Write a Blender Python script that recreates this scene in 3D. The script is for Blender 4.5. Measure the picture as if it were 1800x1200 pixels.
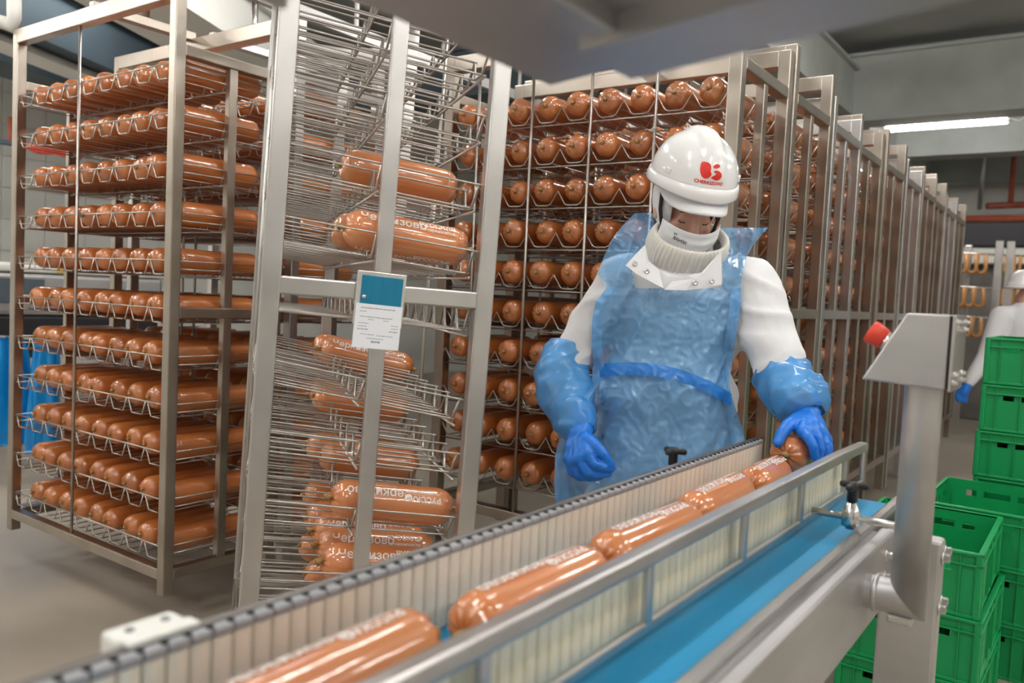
import bpy, bmesh, math, random
import numpy as np
from mathutils import Vector, Matrix, noise
from mathutils.bvhtree import BVHTree
random.seed(7)
S = bpy.context.scene
COL = S.collection
for o in list(bpy.data.objects): bpy.data.objects.remove(o)

# ------------------------------------------------------------------ camera
F = 1450.0; H = 1.30
YAW = math.atan2(1030, 1450); PITCH = math.radians(3.2); ROLL = math.radians(2.7)
FW = Vector((-math.sin(YAW)*math.cos(PITCH), math.cos(YAW)*math.cos(PITCH), -math.sin(PITCH)))
_r0 = Vector((math.cos(YAW), math.sin(YAW), 0)); _u0 = _r0.cross(FW)
RT = _r0*math.cos(ROLL) + _u0*math.sin(ROLL); UP = _u0*math.cos(ROLL) - _r0*math.sin(ROLL)
CAM = Vector((0, 0, H))
cd = bpy.data.cameras.new('camera'); cam = bpy.data.objects.new('camera', cd); COL.objects.link(cam)
cam.matrix_world = Matrix(((RT.x, UP.x, -FW.x, 0), (RT.y, UP.y, -FW.y, 0), (RT.z, UP.z, -FW.z, H), (0, 0, 0, 1)))
cd.sensor_width = 36; cd.lens = 36*F/1800; cd.clip_start = 0.02; cd.clip_end = 100
cd.dof.use_dof = True; cd.dof.focus_distance = 2.3; cd.dof.aperture_fstop = 3.2
S.camera = cam
def ud(x, y, d):            # survey point of the place: bearing and distance from the tripod
    return CAM + (FW + RT*((x-900)/F) - UP*((y-600)/F))*d

# ------------------------------------------------------------------ world, exposure
w = bpy.data.worlds.new('world'); S.world = w; w.use_nodes = True
w.node_tree.nodes['Background'].inputs[0].default_value = (0.75, 0.85, 1.0, 1)
w.node_tree.nodes['Background'].inputs[1].default_value = 0.0
S.view_settings.view_transform = 'Standard'; S.view_settings.look = 'None'
S.view_settings.gamma = 1; S.view_settings.use_curve_mapping = False
S.view_settings.exposure = 0.3
LAMP_STRENGTH = 40.0

# ------------------------------------------------------------------ materials
MATS = {}
def mat(name, color, rough=0.5, metal=0.0, noise_amt=0.0, noise_scale=8.0, color2=None, bump=0.0, bump_scale=40.0,
        coat=0.0, spec=0.5, alpha=1.0, emit=None, estr=0.0, rand=0.0, stretch=(1, 1, 1), trans=0.0, rough_var=0.0, sss=0.0):
    m = bpy.data.materials.new(name); m.use_nodes = True
    nt = m.node_tree; b = nt.nodes['Principled BSDF']; N = nt.nodes; L = nt.links
    b.inputs['Base Color'].default_value = (*color, 1); b.inputs['Roughness'].default_value = rough
    b.inputs['Metallic'].default_value = metal; b.inputs['Specular IOR Level'].default_value = spec
    b.inputs['Coat Weight'].default_value = coat; b.inputs['Coat Roughness'].default_value = 0.09; b.inputs['Coat IOR'].default_value = 1.5 + .3*(coat > .8)
    b.inputs['Alpha'].default_value = alpha
    if sss: b.inputs['Subsurface Weight'].default_value = sss; b.inputs['Subsurface Radius'].default_value = (.02, .008, .004)
    if trans: b.inputs['Transmission Weight'].default_value = trans
    if emit: b.inputs['Emission Color'].default_value = (*emit, 1); b.inputs['Emission Strength'].default_value = estr
    tc = N.new('ShaderNodeTexCoord'); mp = N.new('ShaderNodeMapping'); mp.inputs['Scale'].default_value = stretch
    L.new(tc.outputs['Object'], mp.inputs['Vector'])
    col = None
    if noise_amt or color2:
        n = N.new('ShaderNodeTexNoise'); n.inputs['Scale'].default_value = noise_scale; n.inputs['Detail'].default_value = 5
        L.new(mp.outputs[0], n.inputs['Vector'])
        r = N.new('ShaderNodeValToRGB'); r.color_ramp.elements[0].position = .32; r.color_ramp.elements[1].position = .7
        c2 = color2 or tuple(c*(1-noise_amt) for c in color)
        r.color_ramp.elements[0].color = (*c2, 1); r.color_ramp.elements[1].color = (*color, 1)
        L.new(n.outputs['Fac'], r.inputs[0]); col = r.outputs[0]
        if rough_var:
            ma = N.new('ShaderNodeMath'); ma.operation = 'MULTIPLY_ADD'; ma.inputs[1].default_value = rough_var; ma.inputs[2].default_value = rough-rough_var/2
            L.new(n.outputs['Fac'], ma.inputs[0]); L.new(ma.outputs[0], b.inputs['Roughness'])
    if rand:
        oi = N.new('ShaderNodeObjectInfo'); hs = N.new('ShaderNodeHueSaturation')
        ma = N.new('ShaderNodeMath'); ma.operation = 'MULTIPLY_ADD'; ma.inputs[1].default_value = rand; ma.inputs[2].default_value = 1-rand/2
        L.new(oi.outputs['Random'], ma.inputs[0]); L.new(ma.outputs[0], hs.inputs['Value'])
        if col: L.new(col, hs.inputs['Color'])
        else: hs.inputs['Color'].default_value = (*color, 1)
        col = hs.outputs[0]
    if col: L.new(col, b.inputs['Base Color'])
    if bump:
        n2 = N.new('ShaderNodeTexNoise'); n2.inputs['Scale'].default_value = bump_scale; n2.inputs['Detail'].default_value = 4
        L.new(mp.outputs[0], n2.inputs['Vector'])
        bp = N.new('ShaderNodeBump'); bp.inputs['Strength'].default_value = bump; bp.inputs['Distance'].default_value = .01
        L.new(n2.outputs['Fac'], bp.inputs['Height']); L.new(bp.outputs[0], b.inputs['Normal'])
        if coat: L.new(bp.outputs[0], b.inputs['Coat Normal'])
    MATS[name] = m
    return m
STEEL = mat('steel', (.62, .60, .59), .33, 1, .18, 5, rough_var=.2)
STEELW = mat('steel_worn', (.50, .455, .405), .33, 1, .3, 4, color2=(.36, .305, .255), rough_var=.25)
STEELD = mat('steel_dark', (.30, .28, .27), .45, 1, .3, 4)
STEELB = mat('steel_bright', (.74, .73, .72), .26, 1, .15, 9)
STEELP = mat('steel_panel', (.60, .59, .59), .42, .85, .2, 3, stretch=(1, 1, 3))
WIRE = mat('wire', (.50, .47, .44), .33, 1)
SAUS = mat('sausage_casing', (.60, .205, .052), .30, 0, 0, 7, color2=(.47, .135, .033), coat=.9, bump=.12, bump_scale=38, rand=.30, stretch=(1, .3, 1))
SAUSP = mat('sausage_pink', (.74, .265, .07), .30, 0, 0, 6, color2=(.61, .19, .056), coat=.9, bump=.12, bump_scale=30, rand=.2, stretch=(1, .3, 1))
CLIP = mat('sausage_knot', (.50, .30, .10), .45, 0, .4, 60, bump=.4, bump_scale=200)
PRINT = mat('white_print', (.86, .80, .76), .4)
FLOOR = mat('concrete_floor', (.46, .40, .33), .40, 0, .3, 1.3, color2=(.34, .297, .245), bump=.05, bump_scale=60, rough_var=.3)
TILE = mat('white_tile', (.80, .80, .76), .3, 0, .06, 3)
WALLW = mat('white_wall', (.78, .78, .74), .6, 0, .1, 2)
CEIL = mat('ceiling_grey', (.42, .44, .43), .7, 0, .2, 1.5)
BEAMC = mat('concrete_beam', (.50, .53, .51), .7, 0, .2, 2.5)
BEAMB = mat('blue_grey_beam', (.10, .135, .165), .55, 0, .2, 2)
DARK = mat('dark_metal', (.035, .035, .04), .5, .3)
WHITEP = mat('white_panel', (.84, .84, .80), .45, 0, .05, 3)
BLACK = mat('black_plastic', (.012, .012, .013), .35)
CREAM = mat('cream_plastic', (.84, .79, .68), .42, 0, .08, 14, rand=.06)
CREAMS = mat('cream_stained', (.82, .80, .72), .42, 0, .1, 30, color2=(.74, .66, .46), rand=.05)
CHAIN = mat('grey_hinge', (.33, .34, .36), .5, .2)
BELT = mat('blue_belt', (.0, .30, .60), .34, 0, .12, 3)
GREEN = mat('green_crate', (.004, .34, .10), .38, 0, .1, 5, bump=.03)
RED = mat('red_plastic', (.75, .06, .03), .35)
BLUEBAG = mat('blue_bag', (.005, .30, .78), .25, 0, .25, 5, bump=.3, bump_scale=9, coat=.2)
COAT = mat('white_cotton', (.80, .80, .83), .75, 0, .04, 8, bump=.15, bump_scale=14)
KNIT = mat('white_knit', (.84, .82, .76), .85, 0, .05, 40)
HELM = mat('helmet_white', (.86, .86, .87), .18, 0, 0, coat=.4)
MASKM = mat('mask_paper', (.80, .82, .86), .8, 0, .04, 20, bump=.1, bump_scale=30)
SKIN = mat('skin', (.70, .40, .30), .5, 0, .12, 14, sss=.08)
HAIR = mat('lash', (.05, .03, .025), .6)
GLOVE = mat('nitrile_glove', (.012, .20, .80), .36, 0, .12, 25, bump=.12, bump_scale=45)
LOGO = mat('logo_red', (.80, .03, .02), .4)
INK = mat('ink', (.05, .05, .06), .6)
INKG = mat('ink_grey', (.32, .33, .36), .6)
PAPER = mat('paper', (.84, .86, .92), .7)
TAGB = mat('blue_board', (.0, .20, .36), .35, 0, .15, 12, stretch=(6, 6, .5))
TROUSER = mat('trousers', (.75, .75, .78), .8)
RUST = mat('red_pipe', (.50, .12, .07), .5, 0, .3, 5)
TANS = mat('tan_sausage', (.72, .34, .10), .35, 0, .2, 12, coat=.3)
LAMPM = mat('lamp_glow', (1, 1, 1), .5, emit=(1.0, .97, .92), estr=LAMP_STRENGTH)
YEL = mat('yellow_tag', (.85, .6, .05), .5)
def film(name, c, tint, fac):
    """thin tinted plastic: lets tinted light through and shines"""
    m = mat(name, c, .24, coat=.5); nt = m.node_tree; N = nt.nodes; L = nt.links; b = N['Principled BSDF']
    tr = N.new('ShaderNodeBsdfTransparent'); tr.inputs[0].default_value = (*tint, 1)
    mx = N.new('ShaderNodeMixShader'); mx.inputs[0].default_value = fac
    L.new(tr.outputs[0], mx.inputs[1]); L.new(b.outputs[0], mx.inputs[2]);     tc = N.new('ShaderNodeTexCoord'); h = None
    for sc, dist, st in ((6, .8, .6), (17, .5, .28)):
        n = N.new('ShaderNodeTexNoise'); n.inputs['Scale'].default_value = sc; n.inputs['Detail'].default_value = 2; n.inputs['Distortion'].default_value = dist
        mp = N.new('ShaderNodeMapping'); mp.inputs['Scale'].default_value = (1, 1, .45); mp.inputs['Rotation'].default_value = (.3, .3, 0)
        L.new(tc.outputs['Object'], mp.inputs[0]); L.new(mp.outputs[0], n.inputs['Vector'])
        bp = N.new('ShaderNodeBump'); bp.inputs['Strength'].default_value = st; bp.inputs['Distance'].default_value = .02 if sc < 20 else .006
        L.new(n.outputs['Fac'], bp.inputs['Height'])
        if h: L.new(h, bp.inputs['Normal'])
        h = bp.outputs[0]
    L.new(h, b.inputs['Normal']); b.inputs['Coat Weight'].default_value = 0; b.inputs['Roughness'].default_value = .5
    gl = N.new('ShaderNodeBsdfGlossy'); gl.inputs['Roughness'].default_value = .16; L.new(h, gl.inputs['Normal'])
    fr = N.new('ShaderNodeFresnel'); fr.inputs['IOR'].default_value = 1.45; L.new(h, fr.inputs['Normal'])
    m2 = N.new('ShaderNodeMixShader'); L.new(fr.outputs[0], m2.inputs[0]); L.new(mx.outputs[0], m2.inputs[1]); L.new(gl.outputs[0], m2.inputs[2])
    L.new(m2.outputs[0], N['Material Output'].inputs[0])
    return m
APRON = film('blue_film', (.19, .53, 1.0), (.72, .885, 1.0), .42)
SLEEVE = film('blue_film_sleeve', (.08, .42, 1.0), (.60, .84, 1.0), .55)
TIE = film('blue_film_gathered', (.02, .27, .88), (.40, .70, 1.0), .60)

# ------------------------------------------------------------------ mesh helpers
class MB:
    def __init__(s): s.v = []; s.f = []; s.mi = []; s.sm = []
    def add(s, vs, fs, mi=0, smooth=False):
        o = len(s.v); s.v += [tuple(v) for v in vs]
        s.f += [tuple(i+o for i in f) for f in fs]; s.mi += [mi]*len(fs); s.sm += [smooth]*len(fs)
        return s
    def box(s, a, b, mi=0, M=None):
        x0, y0, z0 = a; x1, y1, z1 = b
        vs = [Vector(p) for p in ((x0,y0,z0),(x1,y0,z0),(x1,y1,z0),(x0,y1,z0),(x0,y0,z1),(x1,y0,z1),(x1,y1,z1),(x0,y1,z1))]
        if M: vs = [M @ v for v in vs]
        return s.add(vs, [(0,3,2,1),(4,5,6,7),(0,1,5,4),(1,2,6,5),(2,3,7,6),(3,0,4,7)], mi)
    def cbox(s, a, b, c=.004, mi=0, M=None):     # box with chamfered edges
        bm = bmesh.new(); bmesh.ops.create_cube(bm, size=1)
        a = Vector(a); b = Vector(b)
        for v in bm.verts: v.co = Vector(((a[i]+b[i])/2 + v.co[i]*(b[i]-a[i]) for i in range(3)))
        bmesh.ops.bevel(bm, geom=bm.edges[:], offset=min(c, .45*min(abs(b[i]-a[i]) for i in range(3))), segments=2, affect='EDGES', profile=.5)
        bm.verts.ensure_lookup_table()
        vs = [M @ v.co if M else v.co.copy() for v in bm.verts]; fs = [[v.index for v in f.verts] for f in bm.faces]
        bm.free(); return s.add(vs, fs, mi)
    def tube(s, pts, r, n=6, mi=0, caps=True, smooth=True):
        pts = [Vector(p) for p in pts]; rings = []
        rr = r if isinstance(r, (list, tuple)) else [r]*len(pts)
        prev = None
        for i, p in enumerate(pts):
            if i == 0: t = pts[1]-p
            elif i == len(pts)-1: t = p-pts[i-1]
            else: t = (pts[i+1]-p).normalized() + (p-pts[i-1]).normalized()
            t = t.normalized() if t.length > 1e-9 else Vector((0, 0, 1))
            if prev is None:
                a = t.orthogonal().normalized()
            else:
                a = prev - t*prev.dot(t)
                a = a.normalized() if a.length > 1e-6 else t.orthogonal().normalized()
            prev = a; b = t.cross(a)
            rings.append([p + (a*math.cos(2*math.pi*k/n) + b*math.sin(2*math.pi*k/n))*rr[i] for k in range(n)])
        vs = [v for r_ in rings for v in r_]
        fs = [(i*n+k, i*n+(k+1) % n, (i+1)*n+(k+1) % n, (i+1)*n+k) for i in range(len(pts)-1) for k in range(n)]
        if caps: fs += [tuple(range(n-1, -1, -1)), tuple((len(pts)-1)*n+k for k in range(n))]
        return s.add(vs, fs, mi, smooth)
    def lathe(s, prof, n=24, mi=0, M=None, mod=None, smooth=True):   # prof: (radius, height) about z
        vs = []; fs = []
        for j, (r, z) in enumerate(prof):
            for k in range(n):
                t = 2*math.pi*k/n; rr = r*(mod(t, j) if mod else 1)
                v = Vector((rr*math.cos(t), rr*math.sin(t), z)); vs.append(M @ v if M else v)
        for j in range(len(prof)-1):
            for k in range(n): fs.append((j*n+k, j*n+(k+1) % n, (j+1)*n+(k+1) % n, (j+1)*n+k))
        fs += [tuple(range(n-1, -1, -1)), tuple((len(prof)-1)*n+k for k in range(n))]
        return s.add(vs, fs, mi, smooth)
    def prism(s, poly, z0, z1, mi=0, M=None):
        n = len(poly); vs = [Vector((x, y, z0)) for x, y in poly] + [Vector((x, y, z1)) for x, y in poly]
        if M: vs = [M @ v for v in vs]
        return s.add(vs, [tuple(range(n-1, -1, -1)), tuple(range(n, 2*n))] + [(i, (i+1) % n, n+(i+1) % n, n+i) for i in range(n)], mi)
    def mesh(s, name, mats):
        me = bpy.data.meshes.new(name); me.from_pydata(s.v, [], s.f)
        for m in (mats if isinstance(mats, (list, tuple)) else [mats]): me.materials.append(m)
        me.polygons.foreach_set('material_index', s.mi); me.polygons.foreach_set('use_smooth', s.sm)
        me.update(); return me
    def build(s, name, mats, parent=None, M=None):
        return put(name, s.mesh(name, mats), parent, M)
def put(name, me, parent=None, M=None):
    o = bpy.data.objects.new(name, me); COL.objects.link(o)
    if parent: o.parent = parent
    if M: o.matrix_local = M
    return o
def empty(name, M=None):
    o = bpy.data.objects.new(name, None); COL.objects.link(o); o.empty_display_size = .05
    if M: o.matrix_local = M
    return o
def tag(o, label, cat=None, group=None, kind=None):
    if label: o['label'] = label
    if cat: o['category'] = cat
    if group: o['group'] = group
    if kind: o['kind'] = kind
    return o
def T(x, y, z, rz=0): return Matrix.Translation((x, y, z)) @ Matrix.Rotation(rz, 4, 'Z')
def copy_tree(o, M=None, parent=None):
    c = o.copy(); COL.objects.link(c); c.parent = parent
    if M: c.matrix_local = M
    for ch in o.children: copy_tree(ch, None, c)
    return c
def frame(org, zax, xhint):
    z = Vector(zax).normalized(); x = Vector(xhint); x = (x - z*x.dot(z)).normalized(); y = z.cross(x)
    return Matrix(((x.x, y.x, z.x, org[0]), (x.y, y.y, z.y, org[1]), (x.z, y.z, z.z, org[2]), (0, 0, 0, 1)))
_TC = {}
def text_pts(body, size, bold=0.0):
    if (body, size, bold) not in _TC: _TC[(body, size, bold)] = _text_pts(body, size, bold)
    return _TC[(body, size, bold)]
def _text_pts(body, size, bold=0.0):
    cu = bpy.data.curves.new('lettering', 'FONT'); cu.body = body; cu.size = size; cu.align_x = 'CENTER'; cu.align_y = 'CENTER'
    cu.offset = bold; cu.resolution_u = 2
    o = bpy.data.objects.new('lettering', cu); COL.objects.link(o)
    dg = bpy.context.evaluated_depsgraph_get(); me = bpy.data.meshes.new_from_object(o.evaluated_get(dg))
    bm = bmesh.new(); bm.from_mesh(me); bmesh.ops.triangulate(bm, faces=bm.faces[:]); bmesh.ops.subdivide_edges(bm, edges=[e for e in bm.edges if e.calc_length() > size*.35], cuts=1); bmesh.ops.triangulate(bm, faces=bm.faces[:])
    bm.verts.ensure_lookup_table()
    vs = [v.co.copy() for v in bm.verts]; fs = [[v.index for v in f.verts] for f in bm.faces]
    bm.free(); bpy.data.objects.remove(o); bpy.data.meshes.remove(me); bpy.data.curves.remove(cu)
    return vs, fs
def remesh(prims, voxel, smooth=6, name='body'):
    """fuse overlapping solids into one continuous skin"""
    me = prims.mesh(name, []); o = bpy.data.objects.new('t', me); COL.objects.link(o)
    m = o.modifiers.new('r', 'REMESH'); m.mode = 'VOXEL'; m.voxel_size = voxel
    sm = o.modifiers.new('s', 'SMOOTH'); sm.factor = .5; sm.iterations = smooth
    dg = bpy.context.evaluated_depsgraph_get(); out = bpy.data.meshes.new_from_object(o.evaluated_get(dg))
    bpy.data.objects.remove(o); bpy.data.meshes.remove(me)
    out.polygons.foreach_set('use_smooth', [True]*len(out.polygons)); out.name = name
    return out
def capsule(mb, p0, r0, p1, r1, n=14, flat=None):
    p0 = Vector(p0); p1 = Vector(p1); ax = (p1-p0); L = ax.length
    M = frame(p0, ax, flat if flat else ax.orthogonal()); prof = []
    for k in range(5): a = -math.pi/2 + k*math.pi/8*.98; prof.append((max(r0*math.cos(a), .0004), r0*math.sin(a)))
    prof.append((r0, 0))
    for k in range(6): a = k*math.pi/10*.99; prof.append((max(r1*math.cos(a), .0004), L + r1*math.sin(a)))
    mb.lathe(prof, n, 0, M)
def ellipsoid(mb, M, rx, ry, rz, n=20, m=12):
    prof = [(max(math.cos(-math.pi/2 + math.pi*k/m), .001), math.sin(-math.pi/2 + math.pi*k/m)) for k in range(m+1)]
    mb.lathe(prof, n, 0, M @ Matrix.Diagonal((rx, ry, rz, 1)))

# ================================================================== ROOM
def struct(name, mb, m, parent=None):
    o = mb.build(name, m, parent)
    if not parent: o['kind'] = 'structure'
    return o
XW, YB, ZC = -8.6, 15.0, 4.0
struct('floor', MB().box((XW, -5, -.2), (6, YB, 0)), FLOOR)
struct('ceiling', MB().box((XW, -5, ZC), (6, YB, ZC+.2)), CEIL)
wl = struct('wall_left', MB().box((XW-.2, -5, 0), (XW-.015, YB, ZC)), WALLW)
tile_me = MB().cbox((0, .004, .004), (.015, .396, .296), .004).mesh('tile', TILE)
for j in range(12):
    for i in range(9): put('tile', tile_me, wl, T(XW-.015, 1.6+i*.4, .0+j*.3))
struct('wall_back', MB().box((XW, YB, 0), (6, YB+.2, ZC)), WALLW)
struct('wall_right', MB().box((6, -5, 0), (6.2, YB, ZC)), WALLW)
struct('wall_front', MB().box((XW, -5.2, 0), (6, -5, ZC)), WALLW)
# ceiling beams
def beam(name, p, q, wdt, h, m):
    p = Vector(p); q = Vector(q); M = frame(p, q-p, (0, 0, 1)); L = (q-p).length
    mb = MB().box((-h/2, -wdt/2, 0), (h/2, wdt/2, L), 0, M)
    mb.box((-h/2-.03, -wdt/2-.05, 0), (-h/2, wdt/2+.05, L), 0, M)
    mb.box((h/2, -wdt/2-.05, 0), (h/2+.03, wdt/2+.05, L), 0, M)
    o = mb.build(name, m); o['kind'] = 'structure'; return o
beam('trim_1', (-2.35, 4.0, 3.5), (-2.35, YB, 3.5), .30, .45, BEAMC)
for i, y in enumerate((9.0, 11.2, 13.6)):
    beam('trim_%d' % (2+i), (-2.4, y, 3.55), (6, y, 3.55), .26, .62, BEAMC)
beam('trim_5', (XW, 6.2, 3.35), (-2.4, 6.2, 3.35), .3, .4, BEAMB)
beam('trim_6', (-5.35, 1.2, 3.05), (-7.2, 5.0, 3.05), .30, .34, BEAMB)
beam('trim_7', (-6.6, 1.2, 3.2), (-8.45, 5.0, 3.2), .34, .40, BEAMB)
beam('trim_8', (-4.3, 1.4, 3.3), (-6.0, 4.9, 3.3), .25, .40, BEAMB)

beam('trim_9', (-4.0, 1.5, 3.0), (-5.75, 5.0, 3.0), .5, .30, WHITEP)
beam('trim_10', (-5.42, 1.2, 2.84), (-7.27, 5.0, 2.84), .14, .05, WHITEP)
# ceiling lamps
def lamp(x, y, z, L=1.2, rz=0, label='white tube lamp under the ceiling', off=''):
    e = empty('tube_lamp' + off, T(x, y, z, rz))
    MB().cbox((-L/2, -.05, .05), (L/2, .05, .09), .01).build('housing', STEELP, e)
    MB().tube([(-L/2+.03, 0, .02), (L/2-.03, 0, .02)], .05, 12).build('tube' + off, LAMPM, e)
    mb = MB()
    for s in (-1, 1): mb.cbox((s*(L/2-.02)-.02, -.045, -.02), (s*(L/2-.02)+.02, .045, .07), .01)
    mb.build('end_cap', WHITEP, e)
    mb = MB()
    for s in (-.35, .35): mb.tube([(s*L, 0, .09), (s*L, 0, ZC-z)], .006, 6)
    mb.build('hanger', STEELD, e)
    tag(e, label, 'lamp'); return e
l0 = lamp(-1.42, 9.35, 3.22, 1.15, 0, 'long white glowing tube lamp hanging beside the concrete beam')
MB().tube([(.55, 0, .03), (.60, 0, 0), (.65, 0, -.02), (.70, .0, .03), (.74, 0, .09)], .012, 8).build('cable', WHITEP, l0)
# the hall's other ceiling tubes, unseen; leftmost column added to brighten the tiled wall
for x, ys_ in ((-7.7, (-2.4, .2)), (-5.6, (-2.4, .2, 2.8)), (-3.4, (-2.4, .2, 2.8)), (-1.2, (-2.4, .2, 2.8, 5.4)), (1.0, (-2.4, .2, 2.8, 5.4)), (3.2, (-2.4, .2, 2.8, 5.4))):
    for y in ys_:
        e = lamp(x, y, 3.55, 1.3, math.pi/2, off='_offscreen')
        tag(e, 'white tube lamp added out of view to brighten the far wall', 'lamp', 'tube lamps of the ceiling grid')
for x, y in ((2.6, 9.4), (2.6, 12.4)):  # two tubes added beyond the right edge to brighten the far wall
    e = lamp(x, y, 3.5, 1.3, off='_offscreen'); tag(e, 'white tube lamp added out of view to brighten the far wall', 'lamp', 'tube lamps of the ceiling grid')

# ================================================================== SAUSAGES
def sausage_mesh(name, R, L, seed, m, knot=True, n=26):
    rnd = random.Random(seed); mb = MB(); ph = rnd.random()*6
    prof = []
    E = R*.80
    for k in range(9):
        a = math.pi/2*k/8; prof.append((R*math.sin(a)**.72 if k else R*.05, E*(1-math.cos(a)) + (.003 if k == 0 else 0)))
    mid = [(R*(1+.015*math.sin(i*2+ph)), E + (L-2*E)*i/6) for i in range(1, 6)]
    prof = prof + mid + [(r, L-h) for r, h in reversed(prof)]
    npf = len(prof)
    def mod(t, j):
        d = min(j, npf-1-j)
        am = (0, .10, .10, .075, .05, .03, .015, .006)[d] if d < 8 else 0
        return 1 + am*(math.cos(t*11+ph)*.7 + math.cos(t*7+2*ph)*.5) - (am*.3)
    Mx = Matrix.Rotation(-math.pi/2, 4, 'X')            # lies along +y, from y=0
    mb.lathe(prof, n, 0, Mx, mod)
    mb.v = [(x, y + (1 if y < L/2 else -1)*.0045*max(0, 1-abs(min(y, L-y))/(E*.9))*(math.cos(math.atan2(z, x)*12+ph)-.2), z) for x, y, z in mb.v]
    bend = rnd.uniform(-.003, .003)*knot
    mb.v = [(x + bend*math.sin(math.pi*y/L), y, z + .001*knot*math.sin(math.pi*y/L)) for x, y, z in mb.v]
    if knot:
        for y, s in ((0, -1), (L, 1)):
            mb.tube([(0, y-s*.006, 0), (0, y+s*.001, 0), (.001, y+s*.004, .001), (.003, y+s*.009, -.001)], [.008, .0045, .0045, .007], 8, 1)
            mb.tube([(-.006, y+s*.006, 0), (.007, y+s*.006, .001)], .0035, 6, 1)
    return mb.mesh(name, [m, CLIP])
SR = .046
SV = [sausage_mesh('sausage', SR*(1+.03*random.uniform(-1, 1)), .365, 10+i, SAUS) for i in range(5)]
NTH = ['first', 'second', 'third', 'fourth', 'fifth', 'sixth', 'seventh', 'eighth', 'ninth']
ORD = ['top', 'second', 'third', 'fourth', 'fifth', 'sixth', 'seventh', 'eighth', 'ninth', 'tenth', 'eleventh', 'twelfth']
def sausage(M, label, group, me=None, name='sausage'):
    o = put(name, me or random.choice(SV), None, M)
    return tag(o, label, 'sausage', group)

# ================================================================== TROLLEYS
def tray_mesh(kind, W, D, N, wires, wr=.0028):
    """wire tray: x across the cups, y along the sausages, z=0 at the rod / crest level"""
    mb = MB(); p = W/N; ys = (0.0, D*.5, D)
    for y in ys:
        if kind == 'cup':
            if y != ys[1]: mb.tube([(0, y, 0), (W, y, 0)], wr*1.1, 5)
            else: mb.tube([(0, y, -.056), (W, y, -.056)], wr, 5)
            for i in range(N):
                c = (i+.5)*p; a = p*.45; b = p*.26
                mb.tube([(c-a, y, 0), (c-b-.006, y, -.042), (c-b, y, -.052), (c+b, y, -.052), (c+b+.006, y, -.042), (c+a, y, 0)], wr, 5)
        else:
            pts = [(0, y, 0)]
            for i in range(N):
                c = (i+.5)*p; pts += [(c-p*.26, y, -.048), (c-p*.16, y, -.053), (c+p*.16, y, -.053), (c+p*.26, y, -.048), ((i+1)*p, y, 0)]
            mb.tube(pts, wr*1.15, 5)
            mb.tube([(0, y, -.064), (W, y, -.064)], wr*1.1, 5)
    for i in range(N):
        c = (i+.5)*p
        offs = ((-.24, -.052), (.24, -.052)) if wires == 2 else ((-.24, -.052), (.24, -.052), (-.36, -.02), (.36, -.02)) if wires == 4 else \
               ((-.22, -.053), (.22, -.053), (.5, 0))
        for ox, z in offs: mb.tube([(c+ox*p, -.006, z), (c+ox*p, D+.006, z)], wr*.95, 4, caps=False)
    if kind == 'cup':
        for x in (0, W): mb.tube([(x, 0, 0), (x, D, 0)], wr, 5); mb.tube([(x, 0, -.03), (x, D, -.03)], wr, 5)
    return mb.mesh('wire_tray', WIRE)
def trolley(M, W, D, zf, z0, z1, zside, zmid, zs, tray_me, m, label, rods=1, crests=None, tilts=None, midrail=True, ps=.042):
    """hanging smokehouse trolley: W across, D deep; zf foot, z0 bottom rail, z1 top, zs tray levels"""
    e = empty('smoking_trolley', M)
    post_me = MB().cbox((-ps/2, -ps/2, zf), (ps/2, ps/2, z1), .004).mesh('post', m)
    for x in (0, W):
        for y in (0, D): put('post', post_me, e, T(x, y, 0))
    sp = MB().cbox((-ps*.35, -ps*.42, z0), (ps*.35, ps*.42, zside), .003)
    sp = sp.mesh('side_post', m)
    for x in (0, W): put('side_post', sp, e, T(x, D*.5, 0))
    fr = MB().cbox((ps/2-.002, -ps/2, z1-.062), (W-ps/2+.002, ps/2, z1), .004).mesh('top_rail', m)
    br = MB().cbox((ps/2-.002, -ps/2, z0-.02), (W-ps/2+.002, ps/2, z0+.02), .004).mesh('bottom_rail', m)
    for y in (0, D): put('top_rail', fr, e, T(0, y, 0)); put('bottom_rail', br, e, T(0, y, 0))
    sr = MB().cbox((-ps/2, ps/2-.002, -.02), (ps/2, D-ps/2+.002, .02), .004).mesh('side_rail', m)
    for x in (0, W):
        put('side_rail', sr, e, T(x, 0, zside)); put('side_rail', sr, e, T(x, 0, z0))
        if midrail: put('side_rail', sr, e, T(x, 0, zmid))
    rod = MB().tube([(0, 0, z0), (0, 0, z1-.05)], .006, 6).mesh('vertical_rod', WIRE)
    for k in range(rods):
        x = crests[k] if crests else .02+1.16/9*4
        for y in ((-.012, D+.012)): put('vertical_rod', rod, e, T(x, y, 0))
    hk = MB().tube([(W/2, D/2, z1+.02), (W/2, D/2, z1+.25)], .016, 8)
    hk.cbox((W/2-.02, 0, z1-.01), (W/2+.02, D, z1+.03), .004); hk.build('suspension_bar', m, e)
    for i, z in enumerate(zs):
        t = tilts[i] if tilts else 0
        put('wire_tray', tray_me, e, T(.02 if W < 2 else 0, -.004, z) @ Matrix.Rotation(t, 4, 'X'))
    return tag(e, label, 'trolley rack')
def lay(M, x, z, y0, jit=.012, roll=None):
    """a sausage in the cup at x on the tray at z, in trolley frame M"""
    return M @ T(x + random.uniform(-.002, .002), y0 + random.uniform(-jit, jit), z, random.uniform(-.012, .012)) @ Matrix.Rotation(random.uniform(0, 6.28) if roll is None else roll, 4, 'Y')
TRAY_L = tray_mesh('cup', 1.16, .44, 9, 2)
TRAY_R = tray_mesh('wave', 1.16, .48, 9, 2)
TRAY_M = tray_mesh('wave', 1.16, .46, 9, 5, .0031)
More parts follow.
